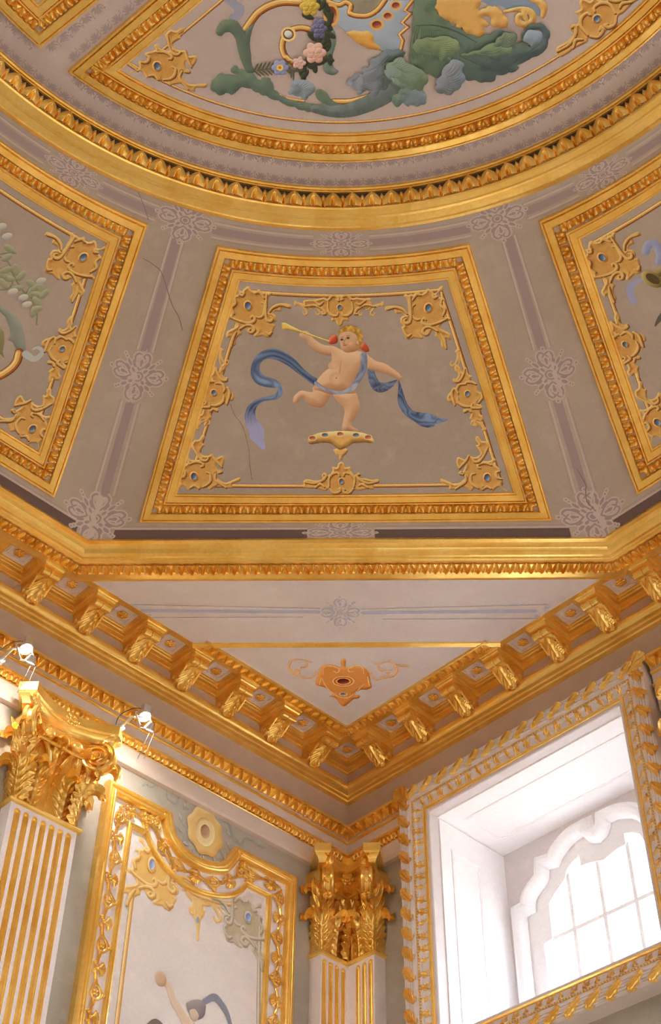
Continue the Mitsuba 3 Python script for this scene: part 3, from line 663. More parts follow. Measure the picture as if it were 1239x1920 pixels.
def shell_unit():
    ms = [ball((0, 0.12, 0.1), 0.12, 1, (1, 1, 0.8))]
    for i in range(7):
        a = -np.pi / 2 + (i - 3) * 0.36; ms.append(tube([(0.05 * math.cos(a), 0.02 + 0.05 * math.sin(a), 0.10), (0.2 * math.cos(a), 0.02 + 0.22 * math.sin(a), 0.17), (0.31 * math.cos(a), 0.02 + 0.36 * math.sin(a), 0.09)], [0.035, 0.055, 0.05], 6))
    for sx in (-1, 1):
        ms.append(ball((sx * 0.16, 0.22, 0.1), 0.1, 1, (1, 1, 0.6)))
        ms.append(tube(catmull([(sx * 0.5, 0.08, 0.09), (sx * 0.3, 0.12, 0.1), (sx * 0.1, 0.16, 0.1)], 4), 0.07, 6))
        ms.append(tube(catmull([(sx * 0.2, 0.3, 0.09), (sx * 0.12, 0.4, 0.1), (sx * 0.02, 0.38, 0.1)], 4), 0.04, 6))
    return cat(ms)
SH_RING, SH_SHELL = mikit.ply(ring_unit(), GOLDD, smooth=50), mikit.ply(shell_unit(), GOLDD, smooth=50)
i_ = 0
for p, t, L in along(PO[::-1], 0.158, 0.168, closed=False):
    M = place_on(WPL, p, t, L, -0.150, 0.016, L * 1.04, 0.15)
    put(pan + ('__carved_ring' if i_ % 2 else '__carved_shell'), copy_at(SH_RING if i_ % 2 else SH_SHELL, M)); i_ += 1
put(pan + '__inner_field', mikit.ply(psweep([(0.275, 0.012), (0.30, 0.011)]), PANEL))

# ---- the window in the right wall
wn = 'window_1'
labels[wn] = {'label': 'deep white window niche with a carved white and gold frame and leaded panes', 'kind': 'structure'}
COUNT[wn] = 1
s0, z0, s1, z1 = WIN
FR = np.array([(s0, z0), (s1, z0), (s1, z1), (s0, z1)])[::-1]          # outward to the left of travel
WPR = Plane([0, 0, 0], UR, UP, NR)
FW = 0.272                                              # face width
reed = []
for k in range(5): c = 0.165 + 0.0205 * k; reed += [(c, 0.150), (c + 0.005, 0.157), (c + 0.0155, 0.157), (c + 0.0205, 0.150)]
prof = [(-0.002, -0.02), (0.0, 0.088), (0.006, 0.096), (0.024, 0.100), (0.034, 0.094), (0.038, 0.098), (0.045, 0.100), (0.108, 0.122), (0.112, 0.134), (0.126, 0.138), (0.128, 0.130), (0.142, 0.130), (0.146, 0.142), (0.158, 0.146)] + reed + [(0.268, 0.150), (FW, 0.145), (FW, 0.0)]
put(wn + '__frame', mikit.ply(surf_sweep(WPR, FR, prof, h=5), FRAMEW, smooth=20), label='white reeded window frame')
put(wn + '__gilded_fillet', mikit.ply(surf_sweep(WPR, FR, [(0.028, 0.096), (0.031, 0.105), (0.046, 0.107), (0.052, 0.112), (0.054, 0.104)], h=5), GOLDL, smooth=20))
SH_WL = mikit.ply(acanthus(0.088, 0.150, curl=0.05, lobes=4, rc=0.1, bulge=0.12, nu=15, nv=18, lean=0.02), GOLDD, smooth=60)
SH_WS = mikit.ply(acanthus(0.066, 0.075, curl=0.15, lobes=4, rc=0.2, bulge=0.18, nu=11, nv=14, lean=0.1), GOLDD, smooth=60)
i_ = 0
for p, t, L in along(FR, 0.214, 0.165):
    # sprigs slant across the reeds
    tt = unit(t + 0.75 * np.array([-t[1], t[0]])); q = p - tt * 0.075
    nn = WPR.n; y = WPR.u * tt[0] + WPR.v * tt[1]; put(wn + '__gilded_sprig', copy_at(SH_WL, frame4(WPR.P(np.array(q[0]), np.array(q[1])) + nn * 0.162, np.cross(y, nn), y, nn)))
for p, t, L in along(FR, 0.050, 0.050):
    o = np.array([-t[1], t[0]]); o = unit(o + 0.25 * t * (1 if i_ % 2 else -1)); y = unit(WPR.u * o[0] + WPR.v * o[1] + 0.3 * WPR.n); nn = unit(WPR.n - y * (y @ WPR.n)); i_ += 1
    if i_ % 6 == 0: continue
    put(wn + '__gilded_leaf', copy_at(SH_WS, frame4(WPR.P(np.array(p[0]), np.array(p[1])) + WPR.n * 0.102, np.cross(y, nn), y, nn)))
beads = [ball(WPR.P(np.array(p[0]), np.array(p[1])) + WPR.n * 0.136, 0.0095, 1) for p, t, L in along(FR, 0.135, 0.024)]
put(wn + '__pearl_row', mikit.ply(cat(beads), GOLDL, smooth=60), kind='stuff')
cor = [FR[k] for k in range(4)]
for c in cor:
    d = unit(c - np.array([(s0 + s1) / 2, (z0 + z1) / 2])); d = unit(np.sign(d)); y = WPR.u * d[0] + WPR.v * d[1]
    put(wn + '__gilded_sprig', copy_at(SH_WL, frame4(WPR.P(np.array(c[0]), np.array(c[1])) + y * 0.225 + WPR.n * 0.166, np.cross(y, WPR.n), y, WPR.n, 1.7, 1.25, 1.2)))
# reveal linings with sunk panels
ED = -0.79
def lining(a, b, n, name):
    """a, b: functions along (0..1, depth) -> point"""
    g = sbox(0, 0.0, a, b); return g
def lining_mesh(P0, ax, dx, nrm, L, panel):
    """board L long by depth with a sunk panel moulding; ax along, dx into the niche, nrm into the opening"""
    rows = []
    D = 0.80
    base = trimesh.creation.box((L, D, 0.012)); base.apply_translation((L / 2, D / 2, 0.006))
    x0, x1, y0, y1 = panel
    path = np.array([(x0, y0), (x1, y0), (x1, y1), (x0, y1)])
    pl_ = Plane([0, 0, 0.012], [1, 0, 0], [0, 1, 0], [0, 0, 1.0])
    mo = surf_sweep(pl_, path, [(0, 0), (0.004, 0.007), (0.012, 0.007), (0.016, 0.003), (0.026, 0.006), (0.03, 0.0)], h=5)
    me = cat([base, mo]); v = np.array(me.vertices)
    me = tm(P0 + v[:, :1] * ax + v[:, 1:2] * dx + v[:, 2:3] * nrm, me.faces)
    return me
put(wn + '__ceiling_lining', mikit.ply(lining_mesh(RW.P(s0, 0.0, z1), UR, -NR, -UP, s1 - s0, (0.14, s1 - s0 - 0.14, 0.16, 0.60)), REVEAL), label='white panelled ceiling of the niche')
put(wn + '__jamb_lining', mikit.ply(lining_mesh(RW.P(s0, -0.012, z0), UP, -NR, UR, z1 - z0 - 0.02, (0.12, z1 - z0 - 0.25, 0.12, 0.46)), REVEAL), label='white panelled side of the niche')
put(wn + '__jamb_lining', mikit.ply(lining_mesh(RW.P(s1, -0.012, z0), UP, -NR, -UR, z1 - z0 - 0.02, (0.12, z1 - z0 - 0.25, 0.12, 0.46)), REVEAL))
put(wn + '__sill', mikit.ply(lining_mesh(RW.P(s0, 0, z0), UR, -NR, UP, s1 - s0, (0.1, s1 - s0 - 0.1, 0.1, 0.6)), REVEAL))
MS = 1.952
def sym(P): P = np.array(P); Q = P[::-1] if abs(P[-1, 0] - MS) > 1e-6 else P[-2::-1]; return np.vstack([P, np.stack([2 * MS - Q[:, 0], Q[:, 1]], 1)])
half_in = [(1.165, 5.95), (1.172, 7.238), (1.262, 7.245)] + catmull([(1.262, 7.245), (1.289, 7.353), (1.415, 7.446), (1.440, 7.545)], 5)[1:].tolist() + [(1.535, 7.529)] + catmull([(1.535, 7.529), (1.617, 7.615), (1.739, 7.673), (1.83, 7.680)], 5)[1:].tolist() + catmull([(1.835, 7.645), (1.875, 7.59), (1.952, 7.56)], 4).tolist()
opn = sym(half_in)
half_gl = [(1.300, 5.95), (1.301, 6.955), (1.386, 6.977), (1.391, 7.268), (1.464, 7.334), (1.571, 7.410), (1.601, 7.482), (1.668, 7.524), (1.735, 7.544), (1.734, 7.452), (1.821, 7.445), (1.952, 7.41)]
glz = sym(half_gl)
# back of the niche with the shaped opening
g = sbox(s0 - 0.05, z0 - 0.05, s1 + 0.05, z1 + 0.05).difference(Polygon(opn).buffer(0))
def rw_plate(g, e0, e1):
    ms = []
    for q in getattr(g, 'geoms', [g]):
        p = trimesh.creation.extrude_polygon(q, e1 - e0); v = np.array(p.vertices); p = tm(RW.P(v[:, 0], e0 + v[:, 2], v[:, 1]), p.faces); p.fix_normals(); ms.append(p)
    return cat(ms)
put(wn + '__back_wall', mikit.ply(rw_plate(g, ED - 0.10, ED), pl('niche_back', (0.72, 0.67, 0.67), (0.66, 0.61, 0.61), (0.78, 0.73, 0.72))))
opath = opn[:-1] if np.allclose(opn[-1], opn[0]) else opn
roll = surf_sweep(Plane([0, 0, 0], UR, UP, NR), opath, [(-0.004, ED - 0.03), (0.0, ED + 0.005), (0.004, ED + 0.035), (0.022, ED + 0.062), (0.05, ED + 0.075), (0.078, ED + 0.066), (0.094, ED + 0.04), (0.10, ED + 0.012), (0.118, ED + 0.010), (0.118, ED - 0.01)], closed=False, h=0.3)
put(wn + '__rolled_moulding', mikit.ply(roll, REVEAL, smooth=40), label='scalloped rolled plaster moulding')
g = Polygon(opn).buffer(0.02).difference(Polygon(glz).buffer(0))
put(wn + '__sash', mikit.ply(rw_plate(g, ED - 0.085, ED - 0.04), REVEAL), label='white wooden sash')
bars = []
def bar_(a, b, w=0.030):
    a, b = np.array(a), np.array(b); d = unit(b - a); n = np.array([-d[1], d[0]]) * w / 2
    return rw_plate(Polygon([a + n, b + n, b - n, a - n]), ED - 0.078, ED - 0.052)
XB = [1.592, 1.952 - 0.07, 2.173]
XB = [1.592, 1.882, 2.172, 2.46]
for x in XB: put(wn + '__glazing_bar', mikit.ply(bar_((x, 5.95), (x, 7.47 if 1.6 < x < 2.4 else 7.45)), REVEAL))
for z in (6.977, 6.50): put(wn + '__glazing_bar', mikit.ply(bar_((1.30, z), (2.61, z)), REVEAL))
xs = [1.30] + XB + [2.61]; zs = [5.95, 6.50, 6.977, 7.56]
for a, b in zip(xs[:-1], xs[1:]):
    for c, d in zip(zs[:-1], zs[1:]):
        q = sbox(a, c, b, d).intersection(Polygon(glz).buffer(0.01))
        if q.is_empty: continue
        q = max(getattr(q, 'geoms', [q]), key=lambda x: x.area)
        vv, ff = trimesh.creation.triangulate_polygon(q, engine='earcut')
        put(wn + '__pane', mikit.ply(tm(RW.P(vv[:, 0], ED - 0.065, vv[:, 1]), ff), 'mat_glass'))

# ---- picture lamps on the left cornice
def lamp(s, z, label, e=0.42):
    k = thing('spotlight', label, 'spotlight', None)
    o = LW.P(s, e, z)
    out = unit(NL); side = UL
    put(k + '__mount', mikit.ply(cat([tube([LW.P(s + 0.10, 0.06, z - 0.06), LW.P(s + 0.10, 0.30, z - 0.06)], 0.028, 14), tube([LW.P(s + 0.10, 0.28, z - 0.06), LW.P(s + 0.09, e - 0.02, z - 0.02), LW.P(s + 0.02, e, z + 0.01)], 0.011, 8)]), METAL, smooth=40))
    fr = [o + side * a + UP * b + out * c for a, b, c in ((0.085, 0.015, 0), (-0.015, 0.085, 0.0), (-0.075, -0.075, 0.03), (0.04, -0.12, 0.03))]
    put(k + '__bracket_frame', mikit.ply(tube(np.array(fr + [fr[0]]), 0.007, 6), METAL, smooth=40))
    put(k + '__transformer', mikit.ply(xf(bx(-0.03, 0.03, -0.02, 0.02, -0.035, 0.035), frame4(o + UP * 0.085 + side * -0.005 + out * 0.0, side, out, UP)), METAL))
    aim1, aim2 = unit(out * 0.35 - UP * 0.9 - side * 0.15), unit(-out * 0.55 - UP * 0.8)
    for nm, c, a, r in (('lamp_head', o + UP * 0.02, aim1, 0.05), ('lamp_head', o - UP * 0.085 - side * 0.04 + out * 0.02, aim2, 0.04)):
        x = unit(np.cross(a, [0.3, 0.2, 0.9])); y = np.cross(a, x)
        A = np.linspace(0, 2 * np.pi, 20, endpoint=False)
        rows = [c + a * h + rr * (np.cos(A)[:, None] * x + np.sin(A)[:, None] * y) for h, rr in ((-0.05, 0.006), (-0.048, r * 0.55), (-0.02, r * 0.8), (0.0, r), (0.006, r), (0.006, r * 0.9), (-0.004, r * 0.88))]
        hk = put(k + '__' + nm, mikit.ply(gridmesh(np.stack(rows, 0), wrap_v=True), METAL, smooth=40))
        d = trimesh.creation.cylinder(radius=r * 0.88, height=0.001, sections=20)
        rows = np.stack([c + a * 0.001, ] + [c + a * 0.0012 + r * 0.88 * (math.cos(q) * x + math.sin(q) * y) for q in A])
        dm_ = tm(rows, [(0, i, i % 20 + 1) for i in range(1, 21)])
        if (dm_.face_normals[0] @ a) < 0: dm_ = tm(rows, dm_.faces[:, ::-1])
        put(hk + '__bulb', {**mikit.ply(dm_, WIRE), 'emitter': {'type': 'area', 'radiance': rgb(LAMP, LAMP * 0.93, LAMP * 0.82)}})
    lp = catmull([LW.P(s + 0.06, 0.14, z + 0.02), LW.P(s + 0.07, 0.2, z + 0.11), LW.P(s + 0.02, 0.3, z + 0.15), LW.P(s - 0.02, 0.4, z + 0.10)], 6)
    put(k + '__cable', mikit.ply(tube(lp, 0.004, 6), WIRE, smooth=60))
    put(k + '__cable', mikit.ply(cat([tube([o - UP * 0.10 - side * 0.06, o - UP * 0.26 - side * 0.07 - out * 0.12], 0.002, 5), tube([o - UP * 0.08 - side * 0.10, o - UP * 0.25 - side * 0.11 - out * 0.10], 0.002, 5)]), WIRE))
LAMP = 13.0
lamp(3.545, 7.80, 'bright twin spotlight on the cornice above the left corner of the large capital')
lamp(2.495, 7.79, 'bright twin spotlight on the cornice beside the right corner of the large capital')

# ------------------------------------------------------------------ outlines of the painted decoration, millimetres in the plane of each painted surface
_PT = '''
horn -437 1626 -435 1579 -402 1585 -311 1566 -104 1500 -100 1511 -293 1577 -351 1601 -415 1633
arm1 -312 1540 -311 1559 -293 1574 -267 1578 -242 1564 -228 1542 -195 1510 -148 1481 -104 1474 -61 1463 -72 1403 -120 1405 -171 1418 -214 1443 -247 1476 -265 1508 -294 1519
torso -104 1474 -61 1466 -2 1440 86 1439 151 1416 173 1397 166 1337 144 1278 92 1211 77 1159 77 1129 -4 1126 -75 1122 -108 1122 -167 1145 -218 1159 -199 1212 -180 1242 -143 1284 -99 1321 -87 1385 -94 1437
head -31 1555 -34 1525 -27 1488 -17 1451 5 1429 42 1425 86 1435 115 1465 131 1523 124 1575 94 1605 43 1617 -8 1599
hair -33 1548 -30 1584 6 1614 57 1618 108 1597 135 1545 126 1501 104 1461 92 1472 100 1517 86 1554 42 1573 6 1573 -20 1559
arm2 151 1412 188 1389 232 1358 291 1341 342 1306 386 1271 408 1244 420 1240 409 1232 405 1215 383 1223 350 1243 298 1263 239 1283 188 1300 162 1322
leg1 -82 1130 -4 1141 77 1140 103 1075 110 1018 84 954 54 909 61 882 106 854 38 851 -14 855 -17 882 -6 947 2 1008 -35 1054
leg2 -222 1174 -144 1175 -89 1137 -108 1092 -153 1031 -198 1026 -257 1046 -304 1098 -319 1075 -353 1048 -368 1067 -360 1105 -318 1143 -292 1147 -226 1137
wing1 -111 1511 -89 1544 -53 1551 -42 1518 -53 1492 -97 1485
wing2 115 1453 137 1494 166 1471 179 1437 159 1427
face -13 1518 31 1529 5 1492 -2 1479 20 1481 97 1498 -22 1566 -2 1440
rib1 -136 1150 -182 1227 -228 1256 -285 1303 -342 1366 -400 1411 -469 1441 -515 1443 -573 1424 -627 1378 -657 1319 -665 1261 -649 1215 -614 1182 -556 1166 -481 1162 -475 1145 -493 1121 -529 1102 -582 1092 -641 1066 -689 1026 -711 978 -718 937 -705 877 -688 842 -684 794 -649 759 -603 714 -579 712 -572 730 -583 784 -577 844 -598 892 -630 933 -640 980 -624 1028 -577 1062 -512 1073 -471 1086 -440 1122 -440 1152 -457 1193 -491 1224 -549 1240 -583 1259 -600 1293 -593 1334 -563 1364 -517 1371 -459 1357 -390 1318 -321 1267 -246 1209 -159 1153
rib1mid -170 1191 -286 1273 -389 1362 -504 1407 -598 1365 -632 1286 -602 1223 -509 1197 -457 1151 -494 1097 -582 1077 -660 1021 -679 944 -647 843 -585 724
sash -203 1220 -152 1182 -93 1156 -19 1148 33 1174 70 1219 107 1294 122 1361 118 1413 159 1419 166 1345 151 1278 114 1211 70 1151 3 1126 -78 1126 -159 1160 -211 1193
sash2 170 1304 210 1299 232 1239 261 1204 320 1206 379 1219 343 1168 291 1136 247 1132 203 1157 177 1217
tail 387 1216 398 1200 416 1147 440 1069 470 1014 505 986 564 975 617 964 652 948 688 929 752 919 682 893 653 889 641 868 595 866 547 880 506 911 459 943 423 980 394 1028 382 1071 387 1153
bowl -266 778 -251 804 -210 829 -156 842 -31 852 93 844 167 825 202 796 212 773 197 758 147 764 93 762 58 757 28 736 -12 716 -32 711 -62 727 -92 752 -132 765 -191 760 -246 752
bowlstem -82 711 -67 719 -42 726 -12 725 13 719 30 711 12 680 -13 659 -13 641 -28 634 -43 644 -40 662 -63 675
bowlgems -231 799 -141 822 -31 829 83 821 170 804
crack -816 1033 -788 958 -733 875 -695 719 -690 609 -678 482
mids -26 1747 -24 475 -932 1111 879 1096 -670 1731 594 1714 -1098 504 1035 486
pTL -99 139 -70 125 -60 102 -39 94 -28 109 -2 129 16 127 23 111 55 100 77 119 106 100 120 105 142 100 160 108 174 97 160 80 148 65 144 22 139 -14 149 -38 175 -19 176 3 205 26 242 35 299 27 299 -5 277 5 241 10 230 -23 193 -25 168 -37 193 -54 195 -90 173 -113 188 -119 180 -148 164 -185 149 -211 113 -210 98 -203 47 -214 33 -200 63 -169 48 -178 15 -187 -11 -181 -32 -158 -51 -177 -48 -198 -70 -214 -89 -237 -94 -273 -112 -288 -131 -290 -121 -232 -136 -226 -158 -235 -157 -193 -119 -168 -82 -141 -110 -111 -154 -101 -153 -80 -124 -71 -133 -30 -114 -11 -92 19 -102 36 -120 37 -105 56 -76 66 -61 81 -75 97 -100 105
pTLs0 97 31 116 16 114 -23 105 -56 80 -75 54 -72
pTLs1 -131 -85 -81 -105 -16 -118 28 -111 45 -88 29 -68 18 -80
pTLs2 131 88 126 28 122 -44 130 -86 155 -96 170 -77 156 -63
pTLs3 -65 -164 -20 -136 20 -133 39 -160 18 -183 -3 -174 8 -159
pTLs4 -61 71 -40 66 -25 82
pTLs5 -91 44 -88 9 -115 -21 -102 -62
pTLs6 55 93 84 99 112 62
pTLs7 -91 -187 -114 -232 -127 -289
pTLs8 150 -28 176 3 227 24 285 12
pTLs9 121 -173 142 -186 161 -171
pBL -12 217 10 262 45 268 67 299 87 300 91 275 69 244 89 235 63 199 52 173 76 154 111 155 142 171 161 136 212 157 226 122 209 70 179 85 159 95 178 49 208 44 202 19 177 18 157 28 156 8 185 -23 225 -43 261 -32 333 0 332 -31 276 -53 275 -84 224 -84 184 -64 143 -80 112 -101 87 -76 51 -91 15 -102 26 -76 -9 -77 -41 -108 -61 -88 -95 -73 -143 -109 -153 -104 -105 -68 -120 -12 -92 -2 -71 19 -95 39 -89 64 -42 100 -61 120 -45 141 -16 121 39 123 51 148 17 177
pBLs0 -27 91 19 107 64 98 68 78 52 72
pBLs1 -90 44 -65 34 -72 -1 -103 -12
pBLs2 91 32 116 22 119 -24 98 -55 62 -76
pBLs3 3 217 26 168 60 123 95 119 113 145
pBLs4 157 23 155 -23 194 -54 229 -79
pBLs5 137 165 160 125 204 75
pBLs6 -30 -82 1 -66 31 -87
pBLs7 177 29 198 39 188 49
pML 14 185 38 153 54 188 94 219 92 171 67 145 81 112 105 113 100 88 70 82 83 48 103 49 117 25 136 2 145 -28 130 -53 105 -54 94 -84 69 -75 44 -86 4 -103 28 -112 28 -132 2 -138 -17 -129 -28 -149 -19 -178 -40 -194 -50 -219 -71 -245 -81 -230 -70 -200 -100 -206 -119 -192 -113 -162 -93 -152 -81 -112 -97 -127 -111 -103 -95 -83 -70 -72 -98 -44 -102 -5 -76 15 -75 40 -64 69 -29 86 -14 96 -33 119 -7 136
pMLs0 -59 65 -24 81 15 79
pMLs1 15 69 59 67 78 33 67 8
pMLs2 -97 0 -103 -35 -79 -68
pMLs3 -36 -90 14 -88 60 -61 71 -21
pMLs4 -35 -75 -36 -100 -91 -107
pMLs5 24 176 32 138 60 96 90 93 95 108
pMLs6 -27 -129 -7 -113 18 -127
pMLs7 103 39 112 1 89 -75
pBM -69 110 -34 104 -24 130 1 148 21 130 31 104 66 109 71 78 96 46 126 67 141 46 136 25 176 20 226 9 266 14 276 -7 236 -17 236 -64 191 -64 156 -69 125 -74 95 -69 65 -89 -1 -94 -66 -89 -96 -62 -116 -75 -152 -67 -197 -57 -232 -57 -277 -46 -277 -20 -277 1 -251 16 -196 6 -141 16 -145 47 -120 68 -95 47 -65 78
pBMs0 -91 -41 -90 21 -65 58 -25 63 -15 42
pBMs1 90 -42 96 20 66 57 26 62 15 42
pBMs2 -86 -57 -56 -89 -16 -78 -10 -52 -26 -63
pBMs3 85 -58 55 -89 20 -84 10 -58 25 -63
pBMs4 -267 -5 -196 -15 -136 11 -110 47 -130 53
pBMs5 266 -2 196 -17 136 10 111 46 131 51
pBMs6 -192 -46 -156 -20 -126 -41
pBMs7 191 -48 151 -22 126 -32
dring -601 1733 -559 1676 -514 1626 -442 1584 -358 1563 -247 1568
dring2 -168 1767 -209 1738 -266 1730 -323 1747 -359 1787 -376 1839 -370 1891 -344 1936 -308 1959
dgem -334 1769
dstem -788 1738 -749 1681 -706 1670 -664 1674 -631 1711 -613 1755 -604 1792 -605 1740 -568 1712 -539 1690 -562 1741 -581 1822 -578 1888 -575 1971 -556 2017 -607 2024 -626 1986 -650 1910 -661 1850 -672 1791 -698 1754 -733 1754 -756 1775 -784 1768
dleaf1 -851 2098 -803 2045 -766 2026 -716 2038 -659 2054 -707 2015 -705 1985 -676 1978 -649 2001 -606 2016 -571 2032 -523 2079 -515 2063 -464 2064 -451 2095 -438 2141 -396 2181 -339 2213 -266 2237 -179 2246 -3 2252 -4 2319 -143 2310 -253 2289 -369 2244 -470 2196 -542 2164 -612 2124 -664 2131 -717 2170 -739 2162 -798 2173 -847 2137
dleaf2 -320 2081 -276 2070 -204 2090 -176 2129 -191 2167 -237 2214 -280 2190 -338 2174 -344 2158 -329 2135
dleaf3 -173 2152 -140 2141 -97 2168 -68 2216 -3 2256 -32 2271 -105 2247 -163 2207
dgold1 -432 2165 -353 2205 -251 2225
dstem2 -61 1747 -40 1754 -34 1828 -57 1917 -51 1992 -18 2019 -51 2045 -102 2030 -119 1991 -100 1946 -85 1871
dflow -195 1587 -139 1731 -170 1889 -272 1956 -396 1985
dfern -570 2009 -504 1999 -432 1992 -345 1989 -303 2020
ddark -82 1710 -74 1659 -106 1871 -235 2013 -122 1594 -213 1629 -172 1968 -93 1924 -161 1789 -76 1790 -201 1960
dribbon -701 1545 -665 1571 -632 1603 -645 1639 -678 1663
dshell -92 1552 -80 1618 -29 1705 48 1773 94 1821 172 1870 258 1881 383 1886 401 1824 374 1777 422 1730 385 1700 439 1644 403 1620 446 1558
dzig 446 1558 400 1620 433 1644 385 1700 419 1731 368 1777 391 1817 376 1886
doval -92 1559 -15 1583 30 1567 62 1593 55 1636 107 1653 171 1651 229 1615 274 1556
dovalin 36 1554 65 1593 62 1636 126 1650 184 1641 267 1556
djew 224 1711 291 1655 341 1589 -61 1645
dbot 29 1759 81 1746 126 1754 172 1751 205 1782 205 1822 251 1864 251 1881 172 1870 107 1835 54 1787
dleafA 258 1884 317 1875 383 1886 410 1907 358 1962 292 1954 279 1989 286 2017 306 2031 293 2059 317 2095 281 2144 254 2151 214 2187 167 2157 106 2178 103 2149 46 2120 39 2092 86 2039 140 2036 133 2008 166 1987 189 1967 176 1953 219 1925 245 1898
dleafB 279 1996 318 1947 384 1920 424 1955 478 1991 545 2027 553 2062 541 2104 509 2140 448 2132 428 2117 401 2131 374 2110 334 2098 307 2073 293 2045
dleafC 322 2209 362 2174 408 2131 462 2139 529 2154 544 2190 552 2234 519 2259 472 2262 438 2247 435 2265 397 2246 364 2268 336 2239
dswoosh -179 2277 -77 2296 25 2294 126 2265 228 2216 321 2152 394 2088
dgold2 -56 2231 45 2232 106 2218 187 2194
dmass 465 1528 585 1545 596 1644 736 1739 853 1795 928 1781 995 1758 1095 1774 1098 1822 1024 1853 1084 1838 1153 1838 1208 1863 1266 1824 1259 1753 1200 1760 1152 1822 1141 1783 1174 1728 1233 1713 1288 1737 1312 1793 1300 1864 1245 1927 1118 1983 1143 1999 1099 2031 1076 2039 1000 2055 979 2088 910 2103 862 2078 823 2086 792 2077 714 2068 636 2067 549 2034 525 2001 439 1983 450 1791
dleafD 458 1815 549 1792 663 1785 717 1802 749 1850 729 1898 676 1921 631 1945 591 1904 476 1895
dleafE 606 2108 635 2051 664 1986 708 1938 779 1971 773 2003 791 2069 771 2119 703 2176 624 2159
dleafF 752 1906 858 1875 932 1836 1007 1821 1078 1861 1073 1893 1014 1917 968 1928 898 1899
dleafG 1004 1773 1048 1758 1103 1782 1084 1838 1024 1853 962 1836
dcurl 1143 1807 1168 1744 1221 1745 1260 1761 1258 1824 1207 1851 1183 1831
dgoldA 585 1537 596 1621 643 1684 720 1708 722 1747 752 1755 758 1724 784 1779 806 1775 831 1803 877 1808 904 1765 895 1733 932 1726 876 1663 936 1671 940 1726 986 1734 1039 1739 1038 1672 1010 1657 977 1610 917 1602 858 1628 860 1586 846 1540
dgoldB 1017 1637 1083 1623 1143 1624 1190 1651 1194 1697 1151 1720 1112 1704 1109 1666 1138 1658 1155 1681
dsky 855 1563 916 1594 992 1603 1038 1626 1165 1620 1207 1667 1244 1667 1222 1590 1181 1544 853 1540
dgoldC 1182 1559 1237 1583 1262 1621 1259 1667
dveins 470 1705 591 1706 722 1747 855 1819 752 1906 910 1980 1020 2006 1166 1902 1266 1824
dgems -1184 1971 1599 1689
lgems 977 1627 1246 1042 1425 481
rgems -1007 1609 -1253 1052 -1416 499
lscroll 659 1061 726 1080 785 1081 852 1072 923 1043 993 981 1064 898 1040 882 1001 879 948 910 910 906 908 937 873 979 803 1029 755 1040 700 1003
lolive 770 932 817 952 858 937 898 888 930 822 963 790 927 798 874 786
ltube 1026 873 1049 813 1046 746 1017 673 971 622
lcurl 1066 888 1136 890 1152 953 1109 969 1086 944
lvine1 486 1337 536 1350 596 1349 658 1317 719 1272 819 1231 904 1222 969 1147 1003 1094
lvine2 632 1128 667 1163 703 1197 704 1252 669 1302 620 1301 591 1271 561 1230
lvine3 819 1231 822 1296 887 1316
lvine4 526 1365 561 1399 605 1427
lleaf 550 1429 575 1372 670 1335 669 1260 723 1317 659 1211 751 1235 841 1256 808 1308 851 1304 886 1311 883 1267 918 1294 908 1224 937 1185 936 1158 614 1260 620 1301
lflow 490 1493 846 1359 740 1201 818 1204 867 1177 423 1526
rhorn -836 1324 -782 1336 -696 1320
rrib1 -757 1499 -715 1529 -679 1505 -695 1436 -738 1397
rrib2 -880 1358 -951 1362 -1004 1332 -1026 1263
rarm -1013 1053 -966 1075 -905 1089
warm 1801 6175 1734 6151 1677 6066 1585 5984 1520 5931
whead 1561 6088 1471 6145 1398 6137 1401 6049 1456 6001 1503 5994 1550 6044
wface 1532 6041 1487 6067 1447 6032 1472 5985 1509 5992
wrib 1411 6147 1331 6210 1268 6193 1201 6138 1157 6056
whair 1882 5788 1867 5839 1816 5885 1758 5877 1730 5840
wgems 1988 6977 1060 6937 1526 6717
wrod1 2120 6672 2118 6191 2113 5603
wrod2 937 6974 927 6647 897 6010
wrod3 1827 6980 1718 6945 1587 6918 1428 6930 1310 6952 1202 6987
wpend 1542 6894 1539 6799 1528 6728 1520 6679 1516 6576
woval 1528 7472
wscr1 1445 7672 1365 7679 1293 7642 1252 7560 1168 7528 1127 7597 1057 7609 927 7607
wscr2 1747 7458 1699 7422 1670 7357 1698 7315
wscr3 1922 7644 1893 7588 1818 7594 1782 7672 1723 7640
wscr4 2146 7588 2118 7622 2083 7609 2023 7649
scart -252 -1334 -234 -1453 -201 -1559 -163 -1582 -87 -1570 -42 -1546 -45 -1640 -4 -1639 -4 -1546 64 -1569 132 -1546 178 -1487 193 -1356 205 -1296 163 -1260 109 -1260 63 -1199 109 -1187 94 -1150 55 -1138 8 -1076 -32 -1045 -62 -1089 -100 -1163 -147 -1176 -107 -1212 -168 -1285
sscr0 -276 -1606 -350 -1641 -418 -1641 -458 -1572 -446 -1501 -394 -1442 -319 -1412 -272 -1430 -248 -1500
sscr1 -310 -1606 -322 -1559 -368 -1542
sscr2 -412 -1478 -399 -1519 -373 -1501 -378 -1472
sscr3 204 -1604 253 -1580 305 -1609 366 -1603 405 -1521 376 -1439 300 -1415 239 -1392 208 -1451 170 -1510
sscr4 253 -1568 269 -1510 314 -1510
sscr5 338 -1451 330 -1486 360 -1498
sscr6 389 -1544 434 -1568 503 -1556
sin0 -188 -1453 -179 -1535 -125 -1559 -58 -1523 -73 -1476 -104 -1500
sin1 140 -1463 132 -1534 79 -1563 18 -1523 26 -1487 56 -1493
sin2 -197 -1405 -168 -1309 -107 -1212 -46 -1163 16 -1163 78 -1236 140 -1332
sin3 -221 -1322 -204 -1417
sin4 186 -1308 170 -1428
sgem -26 -1375 -28 -1212
srose -42 -2192 122 -2191 -40 -2378
